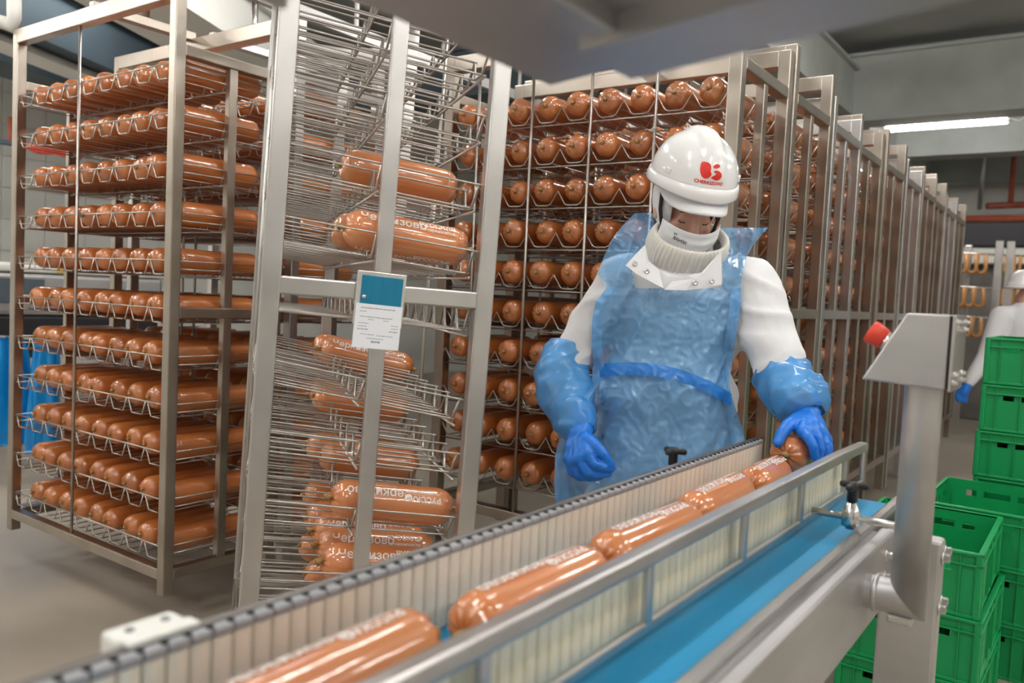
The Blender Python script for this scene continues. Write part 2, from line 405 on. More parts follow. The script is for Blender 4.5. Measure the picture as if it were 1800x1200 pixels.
# -- the trolley by the blue bags and the one behind it
ZL = [2.065-.1743*i for i in range(11)]
ML0 = T(-3.90, 1.70, 0, .0)
trolley(ML0, 1.19, .45, .15, .225, 2.345, 2.11, 1.18, ZL, TRAY_L, STEELW, 'steel trolley rack full of sausages hanging beside the blue plastic bags')
for r, z in enumerate(ZL):
    for c in range(9):
        sausage(lay(ML0, .02+(c+.5)*1.16/9, z+.003, .036),
                'brown sausage on %s tray beside the blue bags, %s from the bag-side post' % (ORD[r], NTH[c]), 'sausages on %s tray beside the blue bags' % ORD[r])
ML1 = T(-3.90, 2.235, 0, .0)
trolley(ML1, 1.19, .45, .15, .225, 2.375, 2.14, 1.2, ZL, TRAY_L, STEEL, 'steel trolley rack of sausages just behind the one beside the blue bags')
for r, z in enumerate(ZL):
    for c in (7, 8):
        sausage(lay(ML1, .02+(c+.5)*1.16/9, z+.003, .036), 'sausage on %s tray of trolley behind the bags trolley, %s from the half-empty trolley' % (ORD[r], NTH[8-c]), 'sausages on %s tray behind the bags trolley' % ORD[r])
# -- the row behind the worker
ZR = [2.005-.1548*i for i in range(10)]
RY = [2.62 + .545*i for i in range(10)]
zz = ORD[1:]
RM = []
for k, y in enumerate(RY):
    M = T(-1.015-1.2 + random.uniform(-.012, .012)*(k > 0), y, 0, random.uniform(-.015, .015)*(k > 0))
    RM.append(M)
    if k < 10:
        lab = 'steel trolley rack of sausages right behind the worker in blue apron' if k == 0 else \
              'steel trolley rack, %s in the long row running back from the worker' % zz[k-1]
        trolley(M, 1.2, .48, .25, .44, 2.25+.04*math.sin(k*2.1), 2.09, 1.28, ZR, TRAY_R, STEELW if k % 3 != 2 else STEEL, lab, rods=4 if k == 0 else 2, crests=[.02+1.16/9*q for q in ((1, 3, 5, 7) if k == 0 else (3, 6))], ps=.046)
    if k == 0:
        for r, z in enumerate(ZR):
            for c in range(9):
                sausage(lay(M, .02+(c+.5)*1.16/9, z+.006, -.02, .018), 'brown sausage on %s tray behind the worker, %s from the post beside the helmet' % (ORD[r], NTH[8-c]), 'sausages on %s tray behind the worker' % ORD[r])
    elif k < 7:
        for r, z in enumerate(ZR):
            sausage(lay(M, .02+8.5*1.16/9, z+.006, .03, .02), 'sausage on %s tray of %s trolley in the row behind the worker' % (ORD[r], zz[k-1]), 'sausages on %s trolley of the row' % zz[k-1])
mb = MB()
for z in ZL:
    for c in range(7):
        x = -3.88+(c+.5)*1.16/9; mb.tube([(x, 2.255, z+.002), (x, 2.28, z+.002), (x, 2.58, z+.002), (x, 2.61, z+.002)], [.02, .043, .043, .02], 10)
o = mb.build('sausage_rows', SAUS); tag(o, 'crowded sausages deep inside the trolley behind the one by blue bags', 'sausages', kind='stuff')
mb = MB()
for k, y in enumerate(RY):
    if k == 0: continue
    for z in ZR:
        for c in (range(8) if k < 3 else (5, 6, 7) if k < 7 else (6, 7, 8)):
            x = .02+(c+.5)*1.16/9; mb.tube([RM[k] @ Vector((x, q, z+.004)) for q in (.02, .05, .38, .41)], [.02, .044, .044, .02], 8)
o = mb.build('sausage_rows', SAUS); tag(o, 'crowded sausages deep inside the long row of trolleys', 'sausages', kind='stuff')

# -- the half emptied trolley in front
MM = Matrix.Translation(Vector((-1.47, 1.155, 0))) @ Matrix.Rotation(-math.radians(36.4), 4, 'Z') @ Matrix.Translation((-1.2, 0, 1.3)) @ Matrix.Rotation(-.036, 4, 'X') @ Matrix.Translation((0, 0, -1.3))
ZM = [2.085-.158*i for i in range(12)]
TM = [-.09, -.085, -.08, -.085, -.08, -.035, -.16, -.10, -.09, -.07, -.085, -.08]
trm = trolley(MM, 1.2, .48, .15, .225, 2.345, 2.14, 1.30, ZM, TRAY_M, STEEL, 'steel trolley rack with half-empty tilted wire trays and a paper tag', tilts=TM)
# sausages left in it: (level, cup counted from the near side, start along the tray)
def wrap(parent, body, size, R, yc, ang, flip=1, bold=.0006, name='print'):
    """white lettering wrapped on the casing; reads along the sausage"""
    vs, fs = text_pts(body, size, bold); mb = MB(); rr = R*1.015 + .0009
    mb.add([(rr*math.sin(ang-flip*v.y/rr), yc + flip*v.x, rr*math.cos(ang-flip*v.y/rr)) for v in vs], fs)
    return mb.build(name, PRINT, parent)
def printed_sausage(M, R, L, seed, label, group, m=SAUSP, angs=(0,), flip=1, cat=True):
    e = empty('printed_sausage', M)
    put('casing', sausage_mesh('casing', R, L, seed, m, knot=False, n=32), e)
    for y, s in ((0, -1), (L, 1)):
        k = MB(); k.tube([(0, y-s*.006, 0), (0, y+s*.004, 0), (.002, y+s*.009, .001), (.004, y+s*.016, -.002)], [.010, .0055, .006, .011], 8)
        k.tube([(-.006, y+s*.006, 0), (.007, y+s*.006, .001)], .0035, 6); k.build('end_clip', CLIP, e)
    for a in angs:
        wrap(e, 'Черкизово', .030, R, L*.36, a, flip, .0005); wrap(e, 'РУССКАЯ', .019, R, L*.72, a-.18*flip, flip, .0006)
        wrap(e, 'по-черкизовски', .011, R, L*.72, a+.16*flip, flip, .0002)
        b = MB(); b.add([((R*1.015+.0009)*math.sin(a+t), y, (R*1.015+.0009)*math.cos(a+t)) for t, y in ((.40*flip, L*.22), (.43*flip, L*.22), (.43*flip, L*.50), (.40*flip, L*.50))], [(0, 1, 2, 3)]); b.build('print', PRINT, e)
    return tag(e, label, 'sausage', group)
pM = 1.16/9
def m_sausage(lv, cup, y0=.13, text=False, k=0):
    x = .02 + 1.16 - (cup+.5)*pM
    Mx = MM @ T(0, 0, ZM[lv]) @ Matrix.Rotation(TM[lv], 4, 'X') @ T(x, y0+.045, .006)
    lab = 'sausage on %s tray of the half-empty trolley, %s cup from the tag' % (ORD[lv], NTH[cup])
    if text: printed_sausage(Mx, .046, .29, 50+k, 'white-lettered ' + lab, 'lettered sausages on %s tray of half-empty trolley' % ORD[lv], angs=(.85, 2.9, 5.0), flip=text)
    else: sausage(Mx @ Matrix.Rotation(k, 4, 'Y'), lab, 'sausages on %s tray of half-empty trolley' % ORD[lv], SM)
SM = sausage_mesh('sausage', .046, .29, 77, SAUSP)
for k, (lv, cup, y0, tx) in enumerate(((3, 1, .11, 0), (4, 0, .115, 1), (4, 1, .10, 0), (6, 5, .14, 1), (6, 6, .13, 0), (7, 6, .13, 0), (7, 5, .13, 0), (8, 4, .15, 0), (8, 5, .12, 0),
                          (8, 0, .13, -1), (9, 0, .12, 1), (9, 1, .12, 1), (9, 2, .12, 1), (9, 3, .11, 0), (9, 5, .12, 0), (10, 3, .12, 0), (10, 5, .12, 0))):
    m_sausage(lv, cup, y0, tx, k)
# paper tag on its side rail
ax = MM @ Vector((1.2+.03, .24, 0)); Mt = MM @ T(1.2+.028, .225, 0)
tg = empty('delivery_tag', MM @ T(1.2+.03, .235, 1.30) @ Matrix.Rotation(-.03, 4, 'X'))
MB().cbox((-.003, -.055, -.075), (.0, .055, .045), .001).build('plate', STEELB, tg)
MB().cbox((.0, -.044, -.068), (.003, .048, .036), .001).build('blue_board', TAGB, tg)
MB().lathe([(.005, 0), (.005, .002), (.002, .003)], 12, 0, frame((.003, -.036, -.012), (1, 0, 0), (0, 1, 0))).build('rivet', STEELB, tg)
pp = MB().cbox((.003, -.052, -.125), (.0038, .052, -.027), .0002).build('paper', PAPER, tg)
ink = MB()
for (y0, y1, z, h) in ((-.04, .036, -.036, .0022), (-.042, -.028, -.044, .0016), (-.04, .0, -.0555, .0016), (.0, .032, -.056, .0018), (-.022, -.01, -.061, .0014), (.012, .024, -.0615, .0014),
                       (-.043, -.02, -.070, .0014), (.03, .046, -.071, .0014), (-.043, -.024, -.077, .0014), (.03, .046, -.0775, .0014), (-.044, -.02, -.0835, .002), (.027, .046, -.0845, .0022),
                       (-.036, -.006, -.0945, .0014), (0, .036, -.0955, .0014), (-.022, .016, -.103, .0014), (-.011, .009, -.110, .004)):
    y = y0
    while y < y1:
        wd = random.uniform(.003, .008); ink.box((.0038, y, z-h/2), (.004, min(y+wd, y1), z+h/2)); y += wd + .0012
ink.build('print', INKG, pp)
tag(tg, 'white paper slip over a blue board on the half-empty trolley', 'tag')

# ================================================================== CONVEYOR
cv = empty('conveyor', T(-.5, 1.1, 0))
def cpart(mb, name, m): o = mb.build(name, m, cv); o.matrix_parent_inverse = Matrix.Translation((.5, -1.1, 0)); return o
tag(cv, 'steel belt conveyor with a blue belt in front of the worker', 'conveyor')
Y0, Y1 = -.35, 2.06
cpart(MB().cbox((-.70, Y0, .853), (-.352, Y1-.03, .866), .004), 'belt', BELT)
cpart(MB().tube([(-.70, Y1-.035, .836), (-.352, Y1-.035, .836)], .03, 16), 'end_roller', BELT)
# frame rails beside the belt: two folded edges with a groove
cpart(MB().cbox((-.355, Y0, .80), (-.333, Y1-.02, .884), .004), 'edge_rail', STEELB)
cpart(MB().cbox((-.326, Y0, .735), (-.300, 1.745, .878), .007).box((-.333, Y0, .80), (-.326, 1.74, .868)), 'side_panel', STEELP)
cpart(MB().cbox((-.735, Y0, .735), (-.702, Y1-.03, .878), .007), 'side_panel', STEELP)
cpart(MB().box((-.70, Y0, .72), (-.33, 1.7, .735)), 'pan', STEELD)
cpart(MB().cbox((-.322, 1.752, .0), (-.215, 1.80, .868), .007), 'leg', STEELP)
cpart(MB().cbox((-.322, 1.80, .70), (-.300, Y1-.02, .868), .004), 'end_plate', STEELP)
cpart(MB().cbox((-.74, 1.752, .0), (-.66, 1.80, .73), .006), 'leg', STEELP)
for x in (-.31, -.72): cpart(MB().cbox((x-.03, .15, 0), (x+.03, .20, .74), .006), 'leg', STEELP)
cpart(MB().tube([(-.32, 1.62, .56), (-.32, 1.22, .30)], .014, 6), 'brace', STEELD)
bolt = MB().lathe([(.012, 0), (.012, .002), (.008, .003)], 16); bolt.lathe([(.0085, .003), (.0085, .012), (.006, .013)], 6, smooth=False)
bme = bolt.mesh('bolt', STEELB)
def bolts(parent, pts, ax, inv=None):
    for p in pts:
        o = put('bolt', bme, parent); 
        if inv: o.matrix_parent_inverse = inv
        o.matrix_basis = frame(p, ax, (0, .3, 1))
bolts(cv, [(-.215, 1.766, .835), (-.215, 1.786, .845), (-.215, 1.766, .735), (-.215, 1.786, .745)], (1, 0, 0), Matrix.Translation((.5, -1.1, 0)))
bolts(cv, [(-.300, 1.68, .84), (-.300, 1.675, .80)], (1, 0, 0), Matrix.Translation((.5, -1.1, 0)))

# side belts of upright slats, each with a hinge strip on top
def slat_wall(name, x, ya, yb, side, label, z0=.868, z1=.960, m=CREAM):
    e = empty(name, T(x, (ya+yb)/2, z0)); p = .0235
    sl = MB()
    n = 8; prof = [(-.0105, 0)] + [(-.0105*math.cos(math.pi*k/n), .0045*math.sin(math.pi*k/n)) for k in range(1, n)] + [(.0105, 0)]
    for s in (1, -1):
        pts = [(side*s*0 + (q+.003)*s, yy) for yy, q in prof] if s == 1 else [(-(q+.003), yy) for yy, q in reversed(prof)]
        sl.v and None
        if s == 1: poly = pts
        else: poly = poly + pts
    sl = MB().prism(poly, 0, z1-z0); me = sl.mesh('slat', m)
    hz = MB().cbox((-.0075, -.0112, 0), (.0075, .0112, .010), .003); hme = hz.mesh('hinge_link', CHAIN)
    pn = MB().lathe([(.004, 0), (.004, .002), (.002, .003)], 8).mesh('hinge_pin', BLACK)
    k = 0; y = ya
    while y < yb:
        yl = y-(ya+yb)/2
        s_ = put('slat', me, e, T(0, yl, 0))
        h = put('hinge_link', hme, e, T(0, yl, z1-z0)); put('hinge_pin', pn, h, T(0, .0112, .010))
        y += p; k += 1
    return tag(e, label, 'conveyor wall')
slat_wall('slatted_side_belt', -.672, -.2, 2.05, 1, 'cream slatted side belt with dark hinges on the worker\'s side of the conveyor')
slat_wall('slatted_side_belt', -.470, -.2, 2.03, 1, 'cream slatted side belt behind the steel guard frame of the conveyor', m=CREAMS)
# backing bar of the far wall
mb = MB().cbox((-.695, -.2, .94), (-.684, 2.05, .970), .003); cpart(mb, 'wall_rail', STEELD)
cpart(MB().cbox((-.692, -.2, .868), (-.684, 2.05, .94), .002), 'wall_backing', STEELP)
# guard frame
def guard():
    e = empty('guard_frame', T(-.44, 1.1, .885))
    def gp(mb, nm, m=STEEL): o = mb.build(nm, m, e); o.matrix_parent_inverse = Matrix.Translation((.44, -1.1, -.885)); return o
    x0, x1 = -.447, -.437
    gp(MB().cbox((-.460, -.3, .968), (-.434, 1.90, .990), .006), 'top_rail')
    # the top rail bends down a little at its far end
    M = frame((-.447, 1.895, .979), (0, .21, -.004), (1, 0, 0)); gp(MB().cbox((-.013, -.011, -.004), (.013, .011, .225), .006, 0, M), 'top_rail')
    gp(MB().cbox((x0, -.3, .882), (x1, 2.11, .896), .003), 'bottom_rail')
    for y in (-.02, .28, .60, .945, 1.29, 1.60, 1.93): gp(MB().cbox((x0, y-.009, .89), (x1, y+.009, .972), .003), 'upright')
    gp(MB().cbox((x0, 2.095, .885), (x1, 2.115, .975), .006), 'upright')
    return tag(e, 'brushed steel guard frame with window openings along the blue belt', 'guard')
guard()
# clamp rod with star knob
def clamp(x0, x1, y, z, xc, label, up=True):
    e = empty('rod_clamp', T(xc, y, z-.02))
    def gp(mb, nm, m): o = mb.build(nm, m, e); o.matrix_parent_inverse = Matrix.Translation((-xc, -y, -(z-.02))); return o
    gp(MB().tube([(x0, y, z), (x1, y, z)], .007, 12), 'rod', STEELB)
    gp(MB().lathe([(.009, -.022), (.009, -.016), (.017, -.016), (.017, .014), (.014, .017), (.008, .030), (.006, .031)], 16, 0, T(xc, y, z)), 'clamp_body', STEELB)
    k = MB().lathe([(.010, .031), (.010, .052), (.012, .056), (.012, .066), (.008, .069)], 12, 0, T(xc, y, z))
    for a in range(3):
        t = a*2.094+.5; k.cbox((.004, -.0075, .054), (.029, .0075, .067), .005, 0, T(xc, y, z) @ Matrix.Rotation(t, 4, 'Z'))
    gp(k, 'star_knob', BLACK)
    return tag(e, label, 'clamp')
clamp(-.434, -.275, 1.655, .907, -.362, 'steel rod clamp with black star knob above the blue belt')
clamp(-.79, -.696, 1.66, .918, -.735, 'steel rod clamp with black star knob next to the blue apron')
# white guide block
gb = empty('guide_block', T(-.712, .43, .9455))
MB().cbox((-.020, -.036, -.03), (.0155, .036, .0275), .005).build('block', WHITEP, gb)
MB().cbox((.012, -.036, .0235), (.0315, .036, .0295), .002).build('top_plate', WHITEP, gb)
for y in (-.018, .018): MB().lathe([(.0045, 0), (.0045, .002), (.003, .003)], 10, 0, T(.0, y, .0275)).build('screw', CHAIN, gb)
MB().cbox((-.016, -.02, -.068), (.005, .02, -.028), .004).build('bracket', STEELP, gb)
tag(gb, 'white plastic guide block on top of the cream side belt', 'block')
# sausages riding on the belt
for k, (yc, xx, rz, L, lab) in enumerate(((.395, -.585, .04, .30, 'lettered orange sausage on the conveyor next to the white guide block'), (.735, -.57, .0, .30, 'lettered orange sausage on the conveyor, second from the guide block'),
        (1.075, -.58, -.02, .31, 'lettered orange sausage in the middle of the conveyor queue'), (1.425, -.59, .03, .285, 'lettered orange sausage two behind the one in the gloved hand'),
        (1.752, -.59, .05, .212, 'short lettered sausage touching the one in the gloved hand'))):
    printed_sausage(T(xx, yc, .9095, rz) @ Matrix.Rotation(.1*k, 4, 'Y'), .0415, L, 90+k, lab, 'sausages on the conveyor', angs=(-.2, 1.9, 4.0), flip=-1)
printed_sausage(frame((-.592, 2.02, .955), (-.1, .0, 1), (1, 0, 0)) @ Matrix.Rotation(0, 4, 'Z') if False else T(-.597, 2.003, .947, .05) @ Matrix.Rotation(-.10, 4, 'X'), .0465, .28, 99, 'lettered sausage held end-on in the blue gloved hand', 'sausages on the conveyor', m=SAUS, angs=(2.2, 4.4, .3), flip=-1)

# ================================================================== CONTROL BOX ON PIPE
kb = empty('control_post', T(-.233, 1.527, .80))
def kp(mb, nm, m, par=None):
    o = mb.build(nm, m, par or kb); o.matrix_parent_inverse = Matrix.Translation((.245, -1.52, -.80)) if not par else Matrix(); return o
R_ = .0295
# vertical pipe with mitred foot, horizontal stub, collar
n = 28; vs = []; fs = []
for k in range(n):
    t = 2*math.pi*k/n; c, s_ = math.cos(t), math.sin(t); vs.append((-.245+R_*c, 1.52+R_*s_, .815-R_*c)); vs.append((-.245+R_*c, 1.52+R_*s_, 1.19))
for k in range(n): j = (k+1) % n; fs.append((2*k, 2*j, 2*j+1, 2*k+1))
fs.append(tuple(2*k for k in range(n))[::-1]); kp(MB().add(vs, fs, 0, True), 'pipe', STEELP)
vs = []; fs = []
for k in range(n):
    t = 2*math.pi*k/n; c, s_ = math.cos(t), math.sin(t); vs.append((-.245+R_*c, 1.52+R_*s_, .815-R_*c)); vs.append((-.325, 1.52+R_*s_, .815-R_*c))
for k in range(n): j = (k+1) % n; fs.append((2*k+1, 2*j+1, 2*j, 2*k))
kp(MB().add(vs, fs, 0, True), 'pipe_stub', STEELP)
kp(MB().lathe([(.030, 0), (.033, .001), (.033, .008), (.030, .009)], 28, 0, frame((-.300, 1.52, .815), (1, 0, 0), (0, 1, 0))), 'collar', STEELP)
kp(MB().cbox((-.275, 1.505, .772), (-.235, 1.535, .788), .004), 'nut', STEELB)
# the sloped box
poly = [(-.335, 1.186), (-.208, 1.180), (-.208, 1.302), (-.272, 1.302)]
Mx = Matrix(((1, 0, 0, 0), (0, 0, 1, 0), (0, 1, 0, 0), (0, 0, 0, 1)))
bx = MB().prism(poly, 1.475, 1.60, 0, Mx)
bx_o = kp(bx, 'box', STEELP)
mo = bx_o.modifiers.new('b', 'BEVEL'); mo.width = .003; mo.segments = 2
kp(MB().cbox((-.208, 1.476, 1.182), (-.204, 1.602, 1.30), .001), 'gasket', BLACK)
pl = kp(MB().cbox((-.204, 1.474, 1.178), (-.199, 1.604, 1.302), .002), 'cover_plate', STEEL)
for y in (1.487, 1.592):
    for z in (1.192, 1.204, 1.278, 1.290):
        o = put('bolt', bme, kb); o.matrix_parent_inverse = Matrix.Translation((.245, -1.52, -.80)); o.matrix_basis = frame((-.199, y + (.012 if z in (1.204, 1.278) else 0)*(-1 if y > 1.55 else 1), z), (1, 0, 0), (0, .3, 1)) @ Matrix.Diagonal((.5, .5, .6, 1))
ax = Vector((-.116, 0, .064)).normalized()
bp = Vector((-.304, 1.535, 1.248))
kp(MB().lathe([(.016, -.004), (.016, .010), (.013, .012)], 16, 0, frame(bp, ax, (0, 1, 0)), lambda t, j: 1+.06*math.cos(8*t)), 'button_collar', STEELB)
kp(MB().lathe([(.013, .010), (.018, .013), (.021, .036), (.019, .040), (.010, .041)], 24, 0, frame(bp, ax, (0, 1, 0))), 'emergency_button', RED)
tag(kb, 'grey steel control box with red emergency button on a bent pipe', 'control box')

# ================================================================== OVERHEAD HOOD
hd = empty('machine_hood', T(-.2, .3, 1.53))
def hp(mb, nm, m): o = mb.build(nm, m, hd); o.matrix_parent_inverse = Matrix.Translation((.2, -.3, -1.53)); return o
hp(MB().prism([(-.505, .25), (-.505, .76), (-.156, .661), (.45, .487), (.45, .25)], 1.53, 1.80), 'hood_shell', STEELP)
hp(MB().prism([(-.372, .60), (-.372, .695), (.45, .46), (.45, .37)], 1.506, 1.531), 'edge_channel', STEELP)
hp(MB().cbox((-.36, .26, 1.512), (-.33, .60, 1.531), .003), 'stiffener', STEELP)
hp(MB().cbox((-.507, .26, 1.50), (-.497, .40, 1.56), .003), 'lip', STEELP)
tag(hd, 'dark blurred steel machine hood overhanging the conveyor', 'hood')
for x, y in ((-.40, .32), (.35, .32)): hp(MB().cbox((x-.02, y-.02, 1.79), (x+.02, y+.02, ZC), .004), 'hanger', STEELD)

# ================================================================== CRATES
def crate_mesh():
    W, D, Hh, t = .40, .60, .20, .006
    b = MB(); b.box((.012, .012, 0), (W-.012, D-.012, .008))
    def wall(L, M, holes):
        # outer wall pieced round the hand holes
        zc0, zc1 = .135, .160; x = .012
        xs = [(a, c) for a, c in holes]
        b.box((.012, .010, .0), (L-.012, .010+t, zc0), 0, M); b.box((.012, .010, zc1), (L-.012, .010+t, Hh), 0, M)
        for a, c in xs: b.box((x, .010, zc0), (a, .010+t, zc1), 0, M); x = c
        b.box((x, .010, zc0), (L-.012, .010+t, zc1), 0, M)
        b.cbox((0, 0, Hh-.010), (L, .016, Hh), .003, 0, M); b.cbox((0, 0, Hh-.042), (L, .012, Hh-.036), .002, 0, M)
        b.cbox((.008, .004, 0), (L-.008, .014, .012), .003, 0, M)
        for q in (.06, L/2-.05, L/2+.05, L-.06): b.box((q-.002, .002, .0), (q+.002, .012, Hh-.005), 0, M)
    wall(W, Matrix(), [(.085, .125), (.15, .25), (.275, .315)])
    wall(W, Matrix.Translation((W, D, 0)) @ Matrix.Rotation(math.pi, 4, 'Z'), [(.085, .125), (.15, .25), (.275, .315)])
    wall(D, Matrix.Translation((W, 0, 0)) @ Matrix.Rotation(math.pi/2, 4, 'Z'), [(.10, .14), (.22, .38), (.46, .50)])
    wall(D, Matrix.Translation((0, D, 0)) @ Matrix.Rotation(-math.pi/2, 4, 'Z'), [(.10, .14), (.22, .38), (.46, .50)])
    return b
cb = crate_mesh(); cme = cb.mesh('crate_shell', GREEN)
cfoot = MB()
def crate(x, y, z, rz, label):
    e = empty('plastic_crate', T(x, y, z, rz))
    put('shell', cme, e)
    for (a, b_) in ((0, 0), (.40, 0), (.40, .60), (0, .60)):
        c = MB().cbox((a-(.022 if a else 0), b_-(.022 if b_ else 0), 0), (a+(0 if a else .022), b_+(0 if b_ else .022), .198), .006)
        c.build('corner_post', GREEN, e)
    return tag(e, label, 'crate')
nm = ['bottom', 'second', 'third', 'fourth', 'fifth', 'topmost']
for i in range(3): crate(-.625+.006*math.sin(i*2), 2.775, .2005*i, -.03+.015*i, ('open empty green crate on top of the low stack touching the conveyor leg', 'green crate under the open one next to the conveyor leg', 'bottom green crate of the low stack by the conveyor leg')[2-i])
for i in range(3): crate(-.515, 3.43, .2005*i, -.02, 'green crate, %s of the low stack between the near stack and tall stack' % ('bottom', 'middle', 'open top')[i])
for i in range(6): crate(-.405+.006*math.sin(i*1.7), 4.10, .203*i, .0, 'green crate, %s in the tall stack in front of the far worker' % nm[i])

# ================================================================== WORKER
wk = empty('person', Matrix.Translation((-.98, 2.17, 0)))
WI = Matrix.Translation((.98, -2.17, 0))
def wp(me, nm, m, par=None):
    if isinstance(me, MB): me = me.mesh(nm, m)
    else:
        me.materials.clear()
        for q in (m if isinstance(m, (list, tuple)) else [m]): me.materials.append(q)
    o = put(nm, me, par or wk)
    if not par: o.matrix_parent_inverse = WI
    return o
J = ud
ex = RT.copy(); ex.z = 0; ex.normalize(); ex = (Matrix.Rotation(math.radians(-6), 3, 'Z') @ ex); ez = Vector((0, 0, 1)); ey = ez.cross(ex)
def bf(p): return Matrix(((ex.x, ey.x, 0, p[0]), (ex.y, ey.y, 0, p[1]), (0, 0, 1, p[2]), (0, 0, 0, 1)))
elR, wrR = J(990, 650, 2.36), J(1022, 757, 2.19)
elL, wrL = J(1368, 640, 2.24), J(1418, 722, 2.09)
shR, shL = J(1098, 492, 2.35), J(1312, 500, 2.32)
foot = Vector((-.98, 2.17, 0))
def torso(mb, g):
    ellipsoid(mb, bf(J(1190, 560, 2.36)), .195+g, .125+g, .20+g)
    ellipsoid(mb, bf(J(1172, 690, 2.36)), .20+g, .135+g, .19+g)
    ellipsoid(mb, bf(J(1158, 800, 2.38)), .215+g, .15+g, .19+g)
    capsule(mb, shR, .07+g, shL, .07+g)
    capsule(mb, shR, .074+g, elR, .062+g); capsule(mb, shL, .084+g, elL, .072+g)
# body: one continuous figure
mb = MB(); torso(mb, -.012)
capsule(mb, elR, .046, wrR, .032); capsule(mb, elL, .046, wrL, .032)
capsule(mb, J(1205, 470, 2.36), .062, J(1216, 385, 2.29), .056)
for s_ in (-1, 1):
    hp_ = foot + ex*(.10*s_) + Vector((0, 0, .88)); kn = foot + ex*(.11*s_) + Vector((0, 0, .48)) - ey*.02; an = foot + ex*(.12*s_) + Vector((0, 0, .09))
    capsule(mb, hp_, .095, kn, .065); capsule(mb, kn, .062, an, .042); capsule(mb, an + ey*.05 - Vector((0, 0, .045)), .04, an - ey*.14 - Vector((0, 0, .05)), .036)
wp(remesh(mb, .012, 8, 'body'), 'body', SKIN)
# coat
mb = MB(); torso(mb, 0)
capsule(mb, elR, .060, elR.lerp(wrR, .6), .045); capsule(mb, elL, .068, elL.lerp(wrL, .6), .045)
capsule(mb, J(1200, 480, 2.36), .085, J(1208, 445, 2.34), .075)
prof = [(.20, .46), (.205, .6), (.20, .8), (.17, .95)]
mb.lathe(prof, 28, 0, Matrix.Translation(foot) @ bf((0, 0, 0)) @ Matrix.Diagonal((1.1, .72, 1, 1)))
coat_me = remesh(mb, .009, 7, 'coat')
for v in coat_me.vertices:      # cloth folds
    p = v.co; f = noise.noise(Vector((p.x*9, p.y*9, p.z*5.5)))*.012 + (1-abs(noise.noise(Vector((p.x*7+3, p.y*7, p.z*13)))))**3*.014 - .006
    v.co = p + v.normal*f
coat_me.update()
coat = wp(coat_me, 'coat', COAT)
bvh = BVHTree.FromPolygons([v.co.copy() for v in coat_me.vertices], [tuple(p.vertices) for p in coat_me.polygons])
# trousers and boots
for s_ in (-1, 1):
    mb = MB(); kn = foot + ex*(.11*s_) + Vector((0, 0, .55)); an = foot + ex*(.12*s_) + Vector((0, 0, .12))
    capsule(mb, kn, .085, an, .065); wp(remesh(mb, .012, 4, 'trouser_leg'), 'trouser_leg', TROUSER)
    mb = MB(); capsule(mb, an + Vector((0, 0, .06)), .062, an - Vector((0, 0, .06)), .055); capsule(mb, an + ey*.04 - Vector((0, 0, .07)), .05, an - ey*.16 - Vector((0, 0, .075)), .044)
    me = remesh(mb, .010, 4, 'boot')
    for v in me.vertices: v.co.z = max(v.co.z, 0.0)
    wp(me, 'boot', WHITEP)
# apron film draped over the coat
def depth(px, py, dflt):
    d = FW + RT*((px-900)/F) - UP*((py-600)/F)
    h = bvh.ray_cast(CAM, d.normalized())
    return (h[0]-CAM).dot(FW) if h[0] is not None and (h[0]-CAM).dot(FW) < dflt+.16 else None
def drape(rows, nu, nv, off, dflt, seed, amp, name, m, par=None, smooth=10, lift=None, skew=None, keep=None):
    """rows: (py, xl, xr); returns a sheet that follows the coat"""
    rows = sorted(rows); D = []; PX = []
    for j in range(nv):
        t = j/(nv-1)*(len(rows)-1); i = min(int(t), len(rows)-2); f = t-i
        py, xl, xr = (rows[i][q]*(1-f)+rows[i+1][q]*f for q in range(3))
        row = []; pr = []
        for k in range(nu):
            u = k/(nu-1); px = xl+(xr-xl)*u; yy = py+(skew(u) if skew else 0); h = depth(px, yy, dflt); row.append(h); pr.append((px, yy, u, j/(nv-1)))
        good = [x for x in row if x is not None]; fb = max(good) if good else dflt
        D.append([x if x is not None else min(fb, dflt+.03) for x in row]); PX.append(pr)
    A = np.array(D)
    for it in range(smooth):
        B = np.pad(A, 1, mode='edge'); av = (B[:-2, 1:-1] + B[2:, 1:-1] + B[1:-1, :-2] + B[1:-1, 2:])/4
        A = np.minimum(A + .0008, .4*A + .6*av)
    D = A.tolist()
    vs = []; fs = []
    for j in range(nv):
        for k in range(nu):
            px, py, u, v = PX[j][k]
            q = Vector((px*.012+seed, py*.009, seed)); q2 = Vector((px*.03+py*.012, py*.006-px*.006, seed))
            q3 = Vector((px*.05-py*.03+seed, py*.055+px*.02, 4+seed))
            wv = -.35 + noise.noise(q)*.9 + .35 + (1-abs(noise.noise(q2)))**4*1.0 - .3 + .55*(1-abs(noise.noise(q3)))**5
            dd = D[j][k] - off - amp*max(wv, -.5) - (lift(u, v) if lift else 0)
            vs.append(ud(px, py, dd))
    for j in range(nv-1):
        for k in range(nu-1):
            a = j*nu+k
            if not keep or keep(*PX[j][k][:2]): fs.append((a, a+nu, a+nu+1, a+1))
    mb = MB().add(vs, fs, 0, True); o = wp(mb, name, m, par)
    return o
rows = [(506, 1066, 1302), (530, 1047, 1303), (560, 1041, 1299), (600, 1040, 1292), (640, 1043, 1287), (668, 1040, 1282), (690, 1024, 1284), (720, 1003, 1294), (760, 986, 1307), (800, 976, 1312), (850, 974, 1312), (900, 978, 1312), (980, 980, 1308), (1080, 990, 1300)]
def lerp_tab(tab, y):
    if y <= tab[0][0]: return tab[0][1]
    for (a, x0), (b, x1) in zip(tab, tab[1:]):
        if y <= b: return x0+(x1-x0)*(y-a)/(b-a)
    return tab[-1][1]
